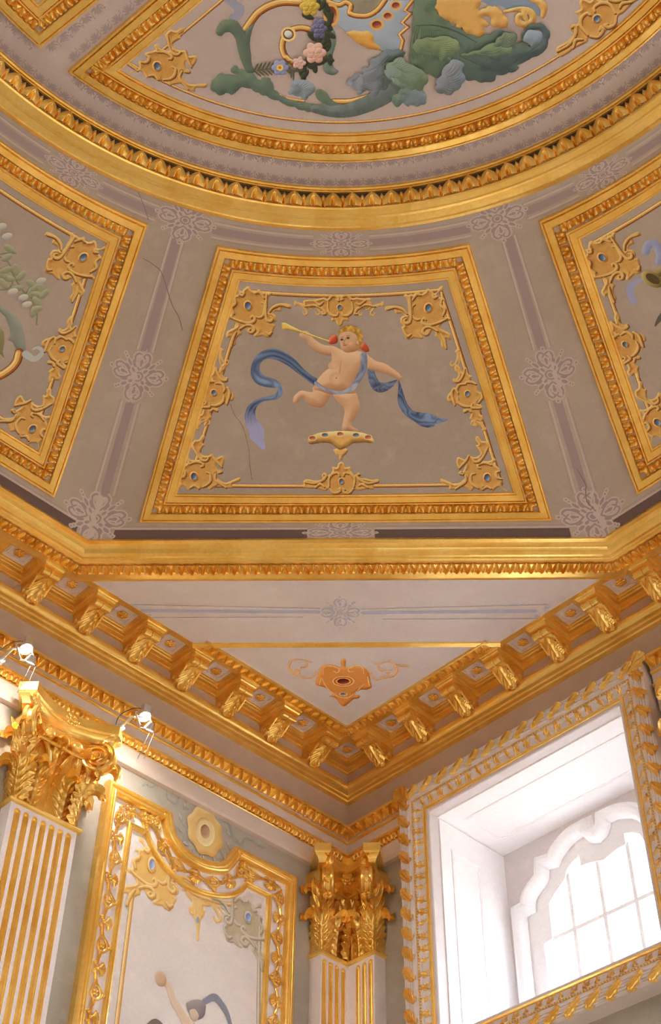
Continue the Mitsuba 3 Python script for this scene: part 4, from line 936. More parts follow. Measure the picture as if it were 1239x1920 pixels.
sline -1565 -2224 -214 -2199 138 -2191 1448 -2202 -1611 -2291 -197 -2241 122 -2233 1511 -2274 -1491 -2145 1443 -2117
'''
PT = {l.split()[0]: np.array(l.split()[1:], float).reshape(-1, 2) / 1000 for l in _PT.strip().splitlines()}

# ------------------------------------------------------------------ painter: flat painted shapes laid on a surface, coloured per vertex in the surface's own plane
KL_ = {'vault': np.array([0.71, 0.57, 0.49]), 'disc': np.array([0.71, 0.57, 0.49]), 'wall': np.array([0.95, 0.80, 0.70]), 'soffit': np.array([0.62, 0.50, 0.42])}
KK = KL_['vault']
def col(r, g, b):
    c = np.array([r, g, b]) / 255.0
    return np.minimum(np.where(c < 0.04045, c / 12.92, ((c + 0.055) / 1.055) ** 2.4) / KK, 0.95)
def mesh2d(poly, h):
    out_p, out_f, n0 = [], [], 0
    for g in getattr(poly, 'geoms', [poly]):
        if g.is_empty or g.area < 1e-7 or g.geom_type != 'Polygon': continue
        b = [np.array(r.coords)[:-1] for r in (shapely.segmentize(g.exterior, h), *[shapely.segmentize(i, h) for i in g.interiors])]
        P = np.vstack(b)
        x0, y0, x1, y1 = g.bounds
        X, Y = np.meshgrid(np.arange(x0, x1 + h, h), np.arange(y0, y1 + h * 0.866, h * 0.866)); X = X + (np.arange(len(Y)) % 2)[:, None] * h / 2
        I = np.stack([X.ravel(), Y.ravel()], 1); inner = g.buffer(-0.45 * h)
        if not inner.is_empty: P = np.vstack([P, I[shapely.contains_xy(inner, I[:, 0], I[:, 1])]])
        P = np.unique(np.round(P, 6), axis=0)
        if len(P) < 3: continue
        try: t = Delaunay(P).simplices
        except Exception: continue
        c = P[t].mean(1); t = t[shapely.contains_xy(g.buffer(1e-6), c[:, 0], c[:, 1])]
        out_p.append(P); out_f.append(t + n0); n0 += len(P)
    return (np.vstack(out_p), np.vstack(out_f)) if out_p else (np.zeros((0, 2)), np.zeros((0, 3), int))
LIFT = 0.0018
def paint(key, S, layers, lift=LIFT, step=0.0003, **k):
    """layers: (polygon, colour or function of points, mesh size)"""
    V, F, C, n0 = [], [], [], 0
    for i, (poly, c, h) in enumerate(layers):
        if poly is None or poly.is_empty: continue
        p, f = mesh2d(poly, h)
        if not len(p): continue
        q = S.P(p[:, 0], p[:, 1]) + S.N(p[:, 0], p[:, 1]) * (lift + i * step)
        V.append(q); F.append(f + n0); n0 += len(p)
        C.append(np.clip(c(p), 0.005, 0.95) if callable(c) else np.broadcast_to(c, (len(p), 3)))
    if not V: return None
    V, F, C = np.vstack(V), np.vstack(F), np.vstack(C)
    return put(key, mikit.ply(tm(V, F), PAINT, color=C), **k)
def smooth_poly(P, n=5): return Polygon(catmull(P, n, closed=True)).buffer(0)
def poly(P): return Polygon(P).buffer(0)
def stroke(P, w, n=8, raw=False):
    q = np.asarray(P, float) if raw else catmull(P, n)
    w = np.interp(np.linspace(0, 1, len(q)), np.linspace(0, 1, np.size(w)), np.atleast_1d(w)) / 2
    t = unit(np.gradient(q, axis=0)); nn = np.stack([-t[:, 1], t[:, 0]], 1)
    segs = [Polygon([q[i] + nn[i] * w[i], q[i + 1] + nn[i + 1] * w[i + 1], q[i + 1] - nn[i + 1] * w[i + 1], q[i] - nn[i] * w[i]]).buffer(0) for i in range(len(q) - 1)]
    return unary_union(segs + [Point(q[i]).buffer(w[i], 5) for i in range(0, len(q))])
def ell(c, a, b=None, rot=0.0): return affinity.rotate(affinity.scale(Point(c[0], c[1]).buffer(1.0, 8), a, b or a), rot, origin=(c[0], c[1]))
def lerp(a, b, t): return np.asarray(a) + (np.asarray(b) - np.asarray(a)) * np.asarray(t)[..., None]
def n2(p, f, seed=0): return meshkit.fbm(np.stack([p[:, 0] * f, p[:, 1] * f, 0 * p[:, 0]], 1), 3, seed)
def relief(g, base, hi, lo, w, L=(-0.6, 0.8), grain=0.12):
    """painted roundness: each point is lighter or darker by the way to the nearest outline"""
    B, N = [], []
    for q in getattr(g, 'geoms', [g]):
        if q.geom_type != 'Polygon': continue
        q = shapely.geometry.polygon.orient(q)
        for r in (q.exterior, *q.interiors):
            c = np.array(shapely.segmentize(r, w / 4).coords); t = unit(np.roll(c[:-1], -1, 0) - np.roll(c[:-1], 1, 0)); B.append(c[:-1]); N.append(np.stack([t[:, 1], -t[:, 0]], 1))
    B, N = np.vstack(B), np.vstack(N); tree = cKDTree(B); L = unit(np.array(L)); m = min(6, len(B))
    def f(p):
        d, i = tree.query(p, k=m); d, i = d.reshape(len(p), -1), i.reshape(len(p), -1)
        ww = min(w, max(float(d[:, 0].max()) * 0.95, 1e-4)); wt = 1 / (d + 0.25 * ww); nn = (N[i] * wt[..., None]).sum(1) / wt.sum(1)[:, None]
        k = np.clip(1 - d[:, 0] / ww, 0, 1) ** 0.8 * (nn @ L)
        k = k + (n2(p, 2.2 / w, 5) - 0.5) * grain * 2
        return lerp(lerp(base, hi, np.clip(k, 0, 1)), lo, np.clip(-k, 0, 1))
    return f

# colours of the trompe-l'oeil ornament
def ochres():
    return dict(b=col(196, 146, 80), hi=col(222, 178, 116), lo=col(126, 72, 24), dk=col(148, 84, 30), line=col(104, 54, 18), fld=col(184, 130, 66), gem=col(78, 92, 112), gemd=col(38, 46, 66), geml=col(154, 164, 176), ring=col(206, 140, 70))
def xform(P, rot=0.0, flip=False, s=1.0, o=(0, 0)):
    P = np.array(P) * s
    if flip: P = P * [-1, 1]
    c, q = math.cos(rot), math.sin(rot); P = P @ np.array([[c, q], [-q, c]])
    return P + np.asarray(o)
def ornament(proto, o, rot=0.0, flip=False, s=1.0, L=(-0.6, 0.8), gem=(0.019, 0.024), O=None, flipv=False):
    """layers of one painted cartouche: silhouette, scrolls, oval gem; proto pTL, pBL, pML or pBM"""
    O = O or ochres()
    pre = (lambda P: np.array(P) * [1, -1]) if flipv else (lambda P: np.array(P))
    X = lambda P: xform(pre(P), rot, flip, s, o)
    body = smooth_poly(X(PT[proto]), 3)
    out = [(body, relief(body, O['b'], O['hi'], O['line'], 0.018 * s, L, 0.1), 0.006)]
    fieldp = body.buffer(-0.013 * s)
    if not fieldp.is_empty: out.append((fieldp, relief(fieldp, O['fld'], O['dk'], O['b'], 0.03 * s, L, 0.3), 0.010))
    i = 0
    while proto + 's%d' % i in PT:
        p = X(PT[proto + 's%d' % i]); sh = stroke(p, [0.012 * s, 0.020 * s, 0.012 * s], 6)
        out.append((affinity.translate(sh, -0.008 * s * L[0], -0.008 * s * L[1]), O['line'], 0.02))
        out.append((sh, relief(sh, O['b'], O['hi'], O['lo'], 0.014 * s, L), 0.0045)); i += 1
    if gem:
        g0 = ell(o, gem[0] * s * 1.75, gem[1] * s * 1.6); out.append((g0, relief(g0, O['ring'], O['hi'], O['line'], 0.016 * s, L), 0.008))
        g1 = ell(o, gem[0] * s * 1.18, gem[1] * s * 1.15); out.append((g1, O['line'], 0.02))
        g2 = ell(o, gem[0] * s, gem[1] * s); out.append((g2, relief(g2, O['gem'], O['gemd'], O['geml'], gem[0] * s * 1.2, L), 0.006))
    return out
def rod(P, w, L=(-0.6, 0.8), O=None, raw=True):
    O = O or ochres(); q = np.asarray(P, float) if raw else catmull(P, 8); L = unit(np.array(L))
    t = unit(np.gradient(q, axis=0)); nn = np.stack([-t[:, 1], t[:, 0]], 1); sd = np.sign((nn * L).sum(1, keepdims=True)); sd[sd == 0] = 1
    band = lambda o, k: stroke(q + nn * sd * o * w, w * k, raw=True)
    return [(stroke(q, w, raw=True), O['line'], 0.05), (band(0.06, 0.80), O['dk'], 0.05), (band(0.14, 0.56), O['b'], 0.05), (band(0.24, 0.20), O['hi'], 0.05)]
def sprig(p, d, side, s=1.0, O=None, L=(-0.6, 0.8)):
    """small leaf scroll lying along a rod: at p, along d, growing to one side"""
    O = O or ochres(); d = unit(np.array(d)); n = np.array([-d[1], d[0]]) * side
    q = lambda a, b: np.array(p) + d * a * s + n * b * s
    g = unary_union([stroke([q(0, 0), q(0.04, 0.012), q(0.08, 0.045), q(0.10, 0.085), q(0.075, 0.10), q(0.06, 0.08)], [0.028 * s, 0.02 * s, 0.012 * s], 5),
                     stroke([q(0.02, 0.0), q(0.09, 0.02), q(0.13, 0.05), q(0.15, 0.04)], [0.02 * s, 0.008 * s], 5), ell(q(0, 0), 0.024 * s, 0.016 * s, math.degrees(math.atan2(n[1], n[0])))])
    return [(g, relief(g, O['b'], O['hi'], O['lo'], 0.012 * s, L), 0.008)]

# ---- the middle coffer
c_ = lambda k: PT[k]
O = ochres()
inner = lambda path, w: offset_poly(np.array(path), w)
def loop_rods(S, key, path, w, width, L, h=0.05):
    Q = inner(path, w); Q = densify(Q, h); Q = np.vstack([Q, Q[:1]])
    paint(key + '__painted_rod', S, rod(Q, width, L), lift=0.0009, step=0.0002, label='painted ochre rod border')
loop_rods(SC, KC, PC, 0.275, 0.030, (-0.5, 0.85))
G = c_('mids')
LG = (-0.55, 0.83)
lay = []
for o, pr, fl, fv, rt in ((G[4], 'pTL', False, False, 0), (G[5], 'pTL', True, False, 0), (G[6], 'pBL', False, False, 0), (G[7], 'pBL', True, False, 0)):
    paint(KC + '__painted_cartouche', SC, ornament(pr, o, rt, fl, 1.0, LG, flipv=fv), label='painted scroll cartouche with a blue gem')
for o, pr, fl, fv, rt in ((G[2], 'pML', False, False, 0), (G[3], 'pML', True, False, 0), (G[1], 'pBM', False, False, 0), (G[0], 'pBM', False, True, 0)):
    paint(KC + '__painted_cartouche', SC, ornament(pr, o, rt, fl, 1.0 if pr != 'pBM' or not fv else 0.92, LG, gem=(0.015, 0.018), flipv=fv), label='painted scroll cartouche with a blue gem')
tl, tr = G[4], G[5]
lay = []
for a, b, sd in ((G[4], G[0], -1), (G[5], G[0], 1), (G[4], G[2], 1), (G[5], G[3], -1), (G[6], G[2], -1), (G[7], G[3], 1)):
    d = b - a; L_ = np.linalg.norm(d); d = d / L_; n = np.array([-d[1], d[0]]) * sd
    off = {True: 0.03, False: -0.065}[abs(d[1]) < 0.5]
    for f in ((0.52, 0.66) if abs(d[1]) < 0.5 else (0.55,)):
        p = a + d * L_ * f - n * off * (1 if abs(d[1]) < 0.5 else -1) * (1.0 if abs(d[1]) < 0.5 else 0.9)
        paint(KC + '__painted_leaf_sprig', SC, sprig(p, d, sd, 0.8))
# cherub
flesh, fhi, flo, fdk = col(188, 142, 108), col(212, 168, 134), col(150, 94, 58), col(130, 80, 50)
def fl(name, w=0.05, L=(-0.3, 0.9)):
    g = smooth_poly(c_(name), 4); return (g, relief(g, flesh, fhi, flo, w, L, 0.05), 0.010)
ch = thing('x', None, None) if False else None
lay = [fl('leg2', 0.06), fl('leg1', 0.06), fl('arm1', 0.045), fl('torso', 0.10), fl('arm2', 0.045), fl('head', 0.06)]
for a, b, w in (((0.02, 0.10), (0.0, -0.06), 0.006),):
    pass
T0 = c_('torso').mean(0)
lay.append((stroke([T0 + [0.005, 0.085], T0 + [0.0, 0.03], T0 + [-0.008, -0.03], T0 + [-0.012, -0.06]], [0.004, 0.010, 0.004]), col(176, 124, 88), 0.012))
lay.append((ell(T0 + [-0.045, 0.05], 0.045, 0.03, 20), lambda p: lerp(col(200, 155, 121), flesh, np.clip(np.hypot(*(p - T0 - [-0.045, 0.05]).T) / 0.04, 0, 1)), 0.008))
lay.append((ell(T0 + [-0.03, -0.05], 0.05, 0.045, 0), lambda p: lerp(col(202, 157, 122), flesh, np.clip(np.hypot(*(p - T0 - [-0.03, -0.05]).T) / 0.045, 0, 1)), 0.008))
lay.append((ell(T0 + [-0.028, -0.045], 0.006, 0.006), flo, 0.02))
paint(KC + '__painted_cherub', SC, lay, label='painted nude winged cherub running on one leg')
hair = smooth_poly(c_('hair'), 4); hb = c_('hair').mean(0)
lay = [(hair, lambda p: lerp(col(206, 156, 70), col(136, 88, 28), np.clip(n2(p, 60, 3) * 1.6 - 0.3, 0, 1)), 0.007)]
fc = c_('face')
lay += [(ell(fc[0], 0.011, 0.008), col(96, 60, 42), 0.02), (ell(fc[1], 0.011, 0.008), col(96, 60, 42), 0.02), (stroke([fc[0] + [-0.008, 0.016], fc[0] + [0.008, 0.018]], 0.004), col(140, 92, 60), 0.02), (stroke([fc[1] + [-0.012, 0.016], fc[1] + [0.012, 0.016]], 0.004), col(140, 92, 60), 0.02),
        (stroke([fc[1] + [-0.014, 0.0], fc[2] + [-0.008, 0.004], fc[2] + [0.004, -0.004]], 0.005), col(164, 104, 74), 0.02), (stroke([fc[3], (fc[3] + fc[4]) / 2 + [0, -0.004], fc[4]], 0.006), col(160, 70, 56), 0.02),
        (ell(fc[5], 0.008, 0.014), col(206, 150, 116), 0.02), (ell(fc[4] + [0.026, 0.010], 0.014, 0.012), lambda p: lerp(col(214, 140, 108), flesh, 0.4 + 0 * p[:, 0]), 0.02)]
paint(KC + '__painted_cherub_face', SC, lay, lift=LIFT + 0.0040, label='curly fair hair and face of the cherub')
for w_ in ('wing1', 'wing2'):
    g = smooth_poly(c_(w_), 4); paint(KC + '__painted_wing', SC, [(g, relief(g, col(176, 66, 40), col(216, 120, 80), col(128, 38, 22), 0.03), 0.008)], lift=LIFT + 0.0034, label='small red painted wing')
g = poly(c_('horn')); paint(KC + '__painted_horn', SC, [(g, relief(g, col(206, 166, 84), col(232, 198, 124), col(150, 104, 40), 0.012, (0.2, 1)), 0.007)], lift=LIFT + 0.0036, label='painted golden horn')
def cloth(g, mid, dark, lite, f=55, seed=1, end=None):
    m = catmull(mid, 10); tree = cKDTree(m); t = unit(np.gradient(m, axis=0)); nn = np.stack([-t[:, 1], t[:, 0]], 1)
    def c(p):
        d, i = tree.query(p); o = ((p - m[i]) * nn[i]).sum(1); sarc = i / len(m)
        k = 0.5 + 0.5 * np.sin(o * f * 2.4 + 5 * meshkit.noise(np.stack([sarc * 9, o * f * 0.5, 0 * o], 1), seed) * 2.2) * 0.55 + (meshkit.noise(np.stack([sarc * 6, o * 20, 0 * o], 1), seed + 3) - 0.5) * 0.9
        r = lerp(dark, lite, np.clip(k, 0, 1))
        if end is not None: r = lerp(r, end[0], np.clip((sarc - end[1]) / end[2], 0, 1) * 0.8)
        return r
    return (g, c, 0.008)
bd, bl_ = col(48, 58, 84), col(116, 128, 154)
paint(KC + '__painted_ribbon', SC, [cloth(smooth_poly(c_('rib1'), 3), c_('rib1mid'), bd, bl_, end=(col(154, 144, 172), 0.80, 0.10))], lift=LIFT + 0.0005, label='blue painted ribbon streaming in an S curve')
mid = lambda k: np.array([(a + b) / 2 for a, b in zip(c_(k)[:len(c_(k)) // 2], c_(k)[::-1][:len(c_(k)) // 2])])
paint(KC + '__painted_ribbon', SC, [cloth(smooth_poly(c_('sash'), 3), mid('sash'), col(88, 92, 118), col(156, 150, 156), 60, 4)], lift=LIFT + 0.0042, label='grey blue painted sash across the cherub')
paint(KC + '__painted_ribbon', SC, [cloth(smooth_poly(c_('sash2'), 3), mid('sash2'), col(48, 54, 78), col(112, 118, 138), 60, 6), cloth(smooth_poly(c_('tail'), 3), mid('tail'), bd, bl_, 50, 8)], lift=LIFT + 0.0005, label='blue painted ribbon end hanging from the hand')
bw, bs = smooth_poly(c_('bowl'), 3), poly(c_('bowlstem')); lay = [(bs, relief(bs, O['b'], O['hi'], O['line'], 0.02), 0.007), (bw, relief(bw, O['b'], col(236, 200, 140), O['line'], 0.04, (0, 1)), 0.007)]
for k, g in enumerate(c_('bowlgems')):
    lay += [(ell(g, 0.030, 0.020), O['hi'], 0.02), (ell(g, 0.023, 0.014), O['line'], 0.02), (ell(g, 0.020, 0.012), relief(ell(g, 0.020, 0.012), col(170, 84, 62) if k % 2 == 0 else O['gem'], col(90, 36, 26) if k % 2 == 0 else O['gemd'], col(210, 140, 116) if k % 2 == 0 else O['geml'], 0.016), 0.006)]
paint(KC + '__painted_bowl', SC, lay, lift=LIFT, label='painted golden bowl set with gems under the cherub')
crk = col(112, 92, 78)
paint(KC + '__crack', SC, [(stroke(c_('crack'), 0.004), crk, 0.05)])

# ---- side coffers
for S, K, gk, fx in ((SL, KL, 'lgems', True), (SR, KR, 'rgems', False)):
    loop_rods(S, K, PS, 0.272, 0.030, LG)
    g3 = c_(gk)
    for o, pr, f in ((g3[0], 'pTL', fx), (g3[1], 'pML', fx), (g3[2], 'pBL', fx)):
        paint(K + '__painted_cartouche', S, ornament(pr, o, 0.0, f, 0.98, LG, gem=(0.019, 0.024) if pr != 'pML' else (0.015, 0.018)), label='painted scroll cartouche with a blue gem')
    for o, pr, f in ((g3[0], 'pTL', not fx), (g3[1], 'pML', not fx), (g3[2], 'pBL', not fx)):
        if abs(o[0]) > 0.3: paint(K + '__painted_cartouche', S, ornament(pr, o * [-1, 1], 0.0, f, 0.98, LG), label='painted scroll cartouche with a blue gem')
gs = poly(c_('lscroll')); go = poly(c_('lolive'))
paint(KL + '__painted_grey_scroll', SL, [(gs, relief(gs, col(122, 118, 104), col(150, 146, 132), col(86, 84, 72), 0.07), 0.012), (go, relief(go, col(118, 106, 70), col(140, 130, 90), col(86, 76, 46), 0.05), 0.012)] + rod(c_('ltube'), 0.06, raw=False) +
      [(stroke(c_('lcurl'), [0.05, 0.03, 0.014]), col(164, 154, 146), 0.015)], label='painted grey leaf scroll')
vg = col(112, 108, 82); lay = [(stroke(c_(k), 0.009), vg, 0.03) for k in ('lvine1', 'lvine2', 'lvine3', 'lvine4')]
for i, p in enumerate(c_('lleaf')):
    a = (i * 67) % 180; q = ell(p, 0.042, 0.022, a); lay.append((q, relief(q, col(136, 128, 98), col(160, 152, 124), col(112, 106, 78), 0.03), 0.015))
for p in c_('lflow'): q = ell(p, 0.034, 0.022, 50); lay.append((q, relief(q, col(170, 154, 138), col(186, 172, 156), col(142, 134, 136), 0.02), 0.012))
paint(KL + '__painted_vine', SL, lay, label='painted vine with small leaves and pale flowers')
rh = c_('rhorn'); g = stroke(rh, [0.07, 0.05, 0.03]); g2 = ell(rh[0], 0.048, 0.075, 20)
paint(KR + '__painted_horn', SR, [(g, relief(g, col(120, 98, 50), col(170, 144, 88), col(70, 54, 26), 0.03), 0.012), (g2, relief(g2, col(128, 106, 56), col(186, 160, 100), col(66, 50, 24), 0.03), 0.008), (ell(rh[0] + [0.006, 0], 0.028, 0.05, 20), col(74, 58, 30), 0.02)], lift=LIFT + 0.002, label='painted brass horn bell')
paint(KR + '__painted_ribbon', SR, [(stroke(c_('rrib1'), [0.05, 0.06, 0.04]), relief(stroke(c_('rrib1'), 0.05), col(132, 128, 152), col(158, 152, 166), col(110, 108, 138), 0.03), 0.012), (stroke(c_('rrib2'), [0.02, 0.05, 0.045]), col(140, 134, 154), 0.015)], label='pale blue painted ribbon')
paint(KR + '__painted_figure', SR, [(stroke(c_('rarm'), [0.01, 0.05]), col(84, 74, 62), 0.02)])

# ---- round ceiling painting
KK = KL_['disc']; O = ochres(); LD = (-0.5, -0.85)
Q = densify(offset_poly(PD, 0.285), 0.06); paint(KD + '__painted_rod', DSK, rod(np.vstack([Q, Q[:1]]), 0.020, LD), lift=0.0009, step=0.0002, label='painted ochre rod border')
gA, gB = c_('dgems')
paint(KD + '__painted_cartouche', DSK, ornament('pBL', gA, math.radians(-5) , False, 0.92, LD, flipv=True) if False else ornament('pBL', gA, math.radians(22), False, 1.0, LD, flipv=True), label='painted scroll cartouche with a blue gem')
paint(KD + '__painted_cartouche', DSK, ornament('pBM', gB, math.radians(-42), False, 1.15, LD, gem=(0.016, 0.018), flipv=True), label='painted scroll cartouche with a blue gem')
g1, g2_, g3_, blg, vio = col(92, 106, 88), col(62, 74, 66), col(134, 142, 112), col(124, 130, 140), col(140, 134, 146)
def scallop(P, lam, amp):
    """leafy outline: bumps along a closed curve"""
    Q = np.array(shapely.segmentize(Polygon(P).exterior, lam / 7).coords)[:-1]; s = np.concatenate([[0], np.cumsum(np.linalg.norm(np.diff(Q, axis=0), axis=1))])
    t = unit(np.roll(Q, -1, 0) - np.roll(Q, 1, 0)); n = np.stack([t[:, 1], -t[:, 0]], 1); sg = 1 if shapely.geometry.polygon.LinearRing(Q).is_ccw else -1
    ph = s / lam + 0.35 * np.sin(s / lam * 1.3); return Polygon(Q + n * sg * (amp * (np.abs(np.sin(np.pi * ph)) ** 0.7 - 0.55))[:, None]).buffer(0)
def leaf(k, a, b, dark, lite, w=0.06, smooth=3, ax=None, edge=0.012, lam=0.075):
    """one leaf as a list of layers: lobed outline, roundness, veins fanning from its foot"""
    P = c_(k); P = catmull(P, smooth, closed=True); g = scallop(P, lam, edge) if edge else Polygon(P).buffer(0); d = unit(np.array(ax if ax else (1.0, 0.3)))
    pr = P @ d; r = relief(g, np.zeros(3), np.ones(3), -np.ones(3), w, LD, 0.10)
    def c(p):
        t = np.clip((p @ d - pr.min()) / (pr.max() - pr.min()) + (n2(p, 6, 11) - 0.5) * 0.5, 0, 1); base = lerp(a, b, t); k_ = r(p)[:, :1]
        base = lerp(base, dark, np.clip(n2(p, 13, 4) * 2.4 - 1.35, 0, 0.5))
        return lerp(base, lite, np.clip(k_[:, 0], 0, 1) * 0.6) * (k_ >= 0) + lerp(base, dark, np.clip(-k_[:, 0], 0, 1) * 0.8) * (k_ < 0)
    out = [(g, c, 0.012)]
    if edge and g.geom_type == 'Polygon':
        foot = P[np.argmin(pr)] if k not in ('dleaf1', 'dswoosh') else P[np.argmax(pr)]; E = np.array(shapely.segmentize(Polygon(P).exterior, lam * 3.2).coords)[:-1]
        for e in E:
            m = foot * 0.12 + e * 0.88; l_ = np.linalg.norm(m - foot)
            if l_ < 0.10 or l_ > 0.75: continue
            q0 = foot + (m - foot) * 0.45; ln = LineString([q0, m])
            if not g.buffer(-0.008).contains(ln): continue
            bow = np.array([-(m - q0)[1], (m - q0)[0]]) * 0.10; sh = np.array([0.004, 0.004])
            out.append((stroke([q0, (q0 + m) / 2 + bow, m], [0.003, 0.007, 0.002], 4), lambda p: c(p) * 0.72, 0.03)); out.append((stroke([q0 + sh, (q0 + m) / 2 + bow + sh, m + sh], [0.002, 0.005, 0.002], 4), lambda p: np.minimum(c(p) * 1.22, 0.9), 0.03))
    return out
paint(KD + '__painted_ribbon', DSK, [(stroke(c_('dribbon'), [0.05, 0.06, 0.05]), vio, 0.03)], label='pale violet painted ribbon')
for k_, w_ in (('dring', 0.050), ('dgold1', 0.022), ('dgold2', 0.045)): paint(KD + '__painted_scroll', DSK, rod(c_(k_), w_, LD, raw=False), label='painted golden scroll rod')
paint(KD + '__painted_scroll', DSK, rod(c_('dring2'), 0.042, LD, raw=False) +
      [(ell(c_('dgem')[0], 0.048), O['hi'], 0.02), (ell(c_('dgem')[0], 0.034), O['line'], 0.02), (ell(c_('dgem')[0], 0.028, 0.024, 40), relief(ell(c_('dgem')[0], 0.028), col(196, 190, 186), col(230, 226, 220), col(90, 84, 92), 0.02, LD), 0.008)], label='painted golden ring set with a pale gem')
sw = stroke(c_('dswoosh'), [0.06, 0.09, 0.11, 0.13, 0.12])
lay = [(poly(c_('dsky')), col(120, 128, 142), 0.03)]
lay += leaf('dleaf2', blg, col(134, 140, 146), g2_, col(160, 164, 168)) + leaf('dleaf1', g1, col(92, 100, 94), g2_, col(122, 132, 110), 0.07) + leaf('dleaf3', g1, g1, g2_, g3_, edge=0) + leaf('dstem', col(92, 100, 86), col(84, 94, 80), g2_, g3_, 0.05, edge=0) + leaf('dstem2', col(98, 112, 98), col(108, 112, 106), g2_, g3_, 0.05, edge=0)
lay += [(sw, relief(sw, col(92, 98, 94), col(120, 124, 120), g2_, 0.09, LD), 0.014)] + leaf('dleafC', col(96, 112, 96), blg, g2_, g3_) + leaf('dleafA', vio, col(74, 90, 80), g2_, col(128, 134, 140), 0.07, ax=(1, -0.5), edge=0.016, lam=0.10) + leaf('dmass', col(98, 112, 84), col(78, 88, 92), col(52, 60, 58), col(110, 122, 108), 0.10, edge=0.014, lam=0.11)
lay += leaf('dleafE', col(112, 106, 108), blg, g2_, col(150, 152, 162), 0.06, edge=0.016, lam=0.10) + leaf('dleafD', col(104, 116, 84), col(122, 132, 94), g2_, g3_, 0.05) + leaf('dleafB', col(126, 136, 134), col(108, 118, 84), g2_, g3_, 0.06, edge=0.016, lam=0.10) + leaf('dleafF', col(98, 112, 86), col(114, 124, 96), g2_, g3_, 0.05) + leaf('dleafG', g1, col(106, 116, 94), g2_, g3_, 0.05) + leaf('dcurl', blg, col(134, 140, 154), g2_, col(160, 162, 172), 0.05, edge=0)
lay += [(stroke(c_('dveins')[a:b], [0.004, 0.012, 0.004]), col(62, 74, 66), 0.03) for a, b in ((0, 4), (4, 9))]
paint(KD + '__painted_acanthus', DSK, lay, lift=LIFT, step=0.00012, label='large painted green and grey acanthus leaves')
gC = unary_union([scallop(catmull(c_('dgoldA'), 2, closed=True), 0.06, 0.008), stroke(c_('dgoldB'), [0.02, 0.04, 0.045, 0.04, 0.03]), stroke(c_('dgoldC'), [0.03, 0.05, 0.03])])
paint(KD + '__painted_golden_leaf', DSK, [(gC, relief(gC, col(194, 144, 78), col(226, 186, 124), col(140, 84, 34), 0.035, LD), 0.010)], lift=LIFT + 0.0075, label='painted golden acanthus scroll')
shl = poly(c_('dshell'))
lay = [(shl, relief(shl, col(150, 152, 160), col(170, 172, 178), col(118, 126, 138), 0.10, LD), 0.014), (poly(c_('dovalin')), lambda p: lerp(col(160, 138, 104), col(112, 104, 96), n2(p, 12, 8)), 0.012)] + rod(c_('dzig'), 0.026, LD) + rod(c_('doval'), 0.036, LD, raw=False)
gb = poly(c_('dbot')); lay.append((gb, relief(gb, col(196, 140, 66), col(222, 180, 116), col(130, 70, 30), 0.03, LD), 0.008))
for i, p in enumerate(c_('djew')):
    a = (0.044, 0.036, 0.036, 0.05)[i]
    lay += [(ell(p, a, a * (0.85 if i < 3 else 1.5)), O['b'], 0.02), (ell(p, a * 0.68, a * (0.55 if i < 3 else 1.1)), relief(ell(p, a * 0.68, a * 0.6), col(132, 62, 42), col(90, 34, 22), col(190, 120, 96), a * 0.7, LD), 0.007)]
paint(KD + '__painted_shell', DSK, lay, lift=LIFT + 0.0045, step=0.00012, label='pale blue painted shell cartouche set with red gems')
fw = c_('dflow'); lay = []
rg = np.random.default_rng(11)
dk1, dk2 = col(52, 54, 40), col(72, 74, 52)
for p in c_('ddark'):
    for k in range(4):
        a = rg.uniform(0, 360); q = ell(p + rg.uniform(-0.03, 0.03, 2), 0.040, 0.018, a); lay.append((q, relief(q, dk1, dk2, col(34, 34, 28), 0.02, LD), 0.012))
F_ = catmull(c_('dfern'), 8); tt = unit(np.gradient(F_, axis=0))
lay.append((stroke(F_, 0.006, raw=True), dk2, 0.03))
for i in range(1, len(F_) - 1, 3):
    for sg in (-1, 1):
        d = unit(tt[i] * 0.8 + sg * np.array([-tt[i][1], tt[i][0]])); lay.append((ell(F_[i] + d * 0.030, 0.030, 0.0055, math.degrees(math.atan2(d[1], d[0]))), col(80, 78, 56), 0.03))
def bloom(p, r, base, hi, lo, n, seed, sq=1.0):
    g = np.random.default_rng(seed); L_ = []
    for ring in (1.0, 0.7, 0.42):
        for k in range(n):
            a = 2 * np.pi * (k + 0.5 * (ring < 0.9)) / n; q = ell(p + np.array([math.cos(a), math.sin(a) * sq]) * r * ring * 0.55, r * ring * 0.52, r * ring * 0.42, math.degrees(a)); L_.append((q, relief(q, base, hi, lo, r * 0.34, LD), 0.010))
    return L_
lay += bloom(fw[0], 0.060, col(190, 154, 62), col(214, 184, 96), col(142, 104, 32), 6, 1) + bloom(fw[1], 0.050, col(92, 84, 112), col(140, 134, 152), col(62, 56, 78), 6, 2, 1.7) + bloom(fw[2], 0.070, col(200, 152, 134), col(222, 182, 166), col(160, 106, 92), 6, 3) + bloom(fw[3], 0.042, col(196, 152, 140), col(218, 180, 168), col(156, 108, 98), 5, 4) + bloom(fw[4], 0.052, col(132, 132, 164), col(158, 158, 184), col(104, 104, 138), 6, 5) + [(ell(fw[4], 0.022), col(214, 172, 84), 0.02), (ell(fw[4], 0.010), col(176, 110, 40), 0.02)]
paint(KD + '__painted_flowers', DSK, lay, lift=LIFT + 0.0078, step=0.00004, label='painted garland of roses, an iris and a blue flower')

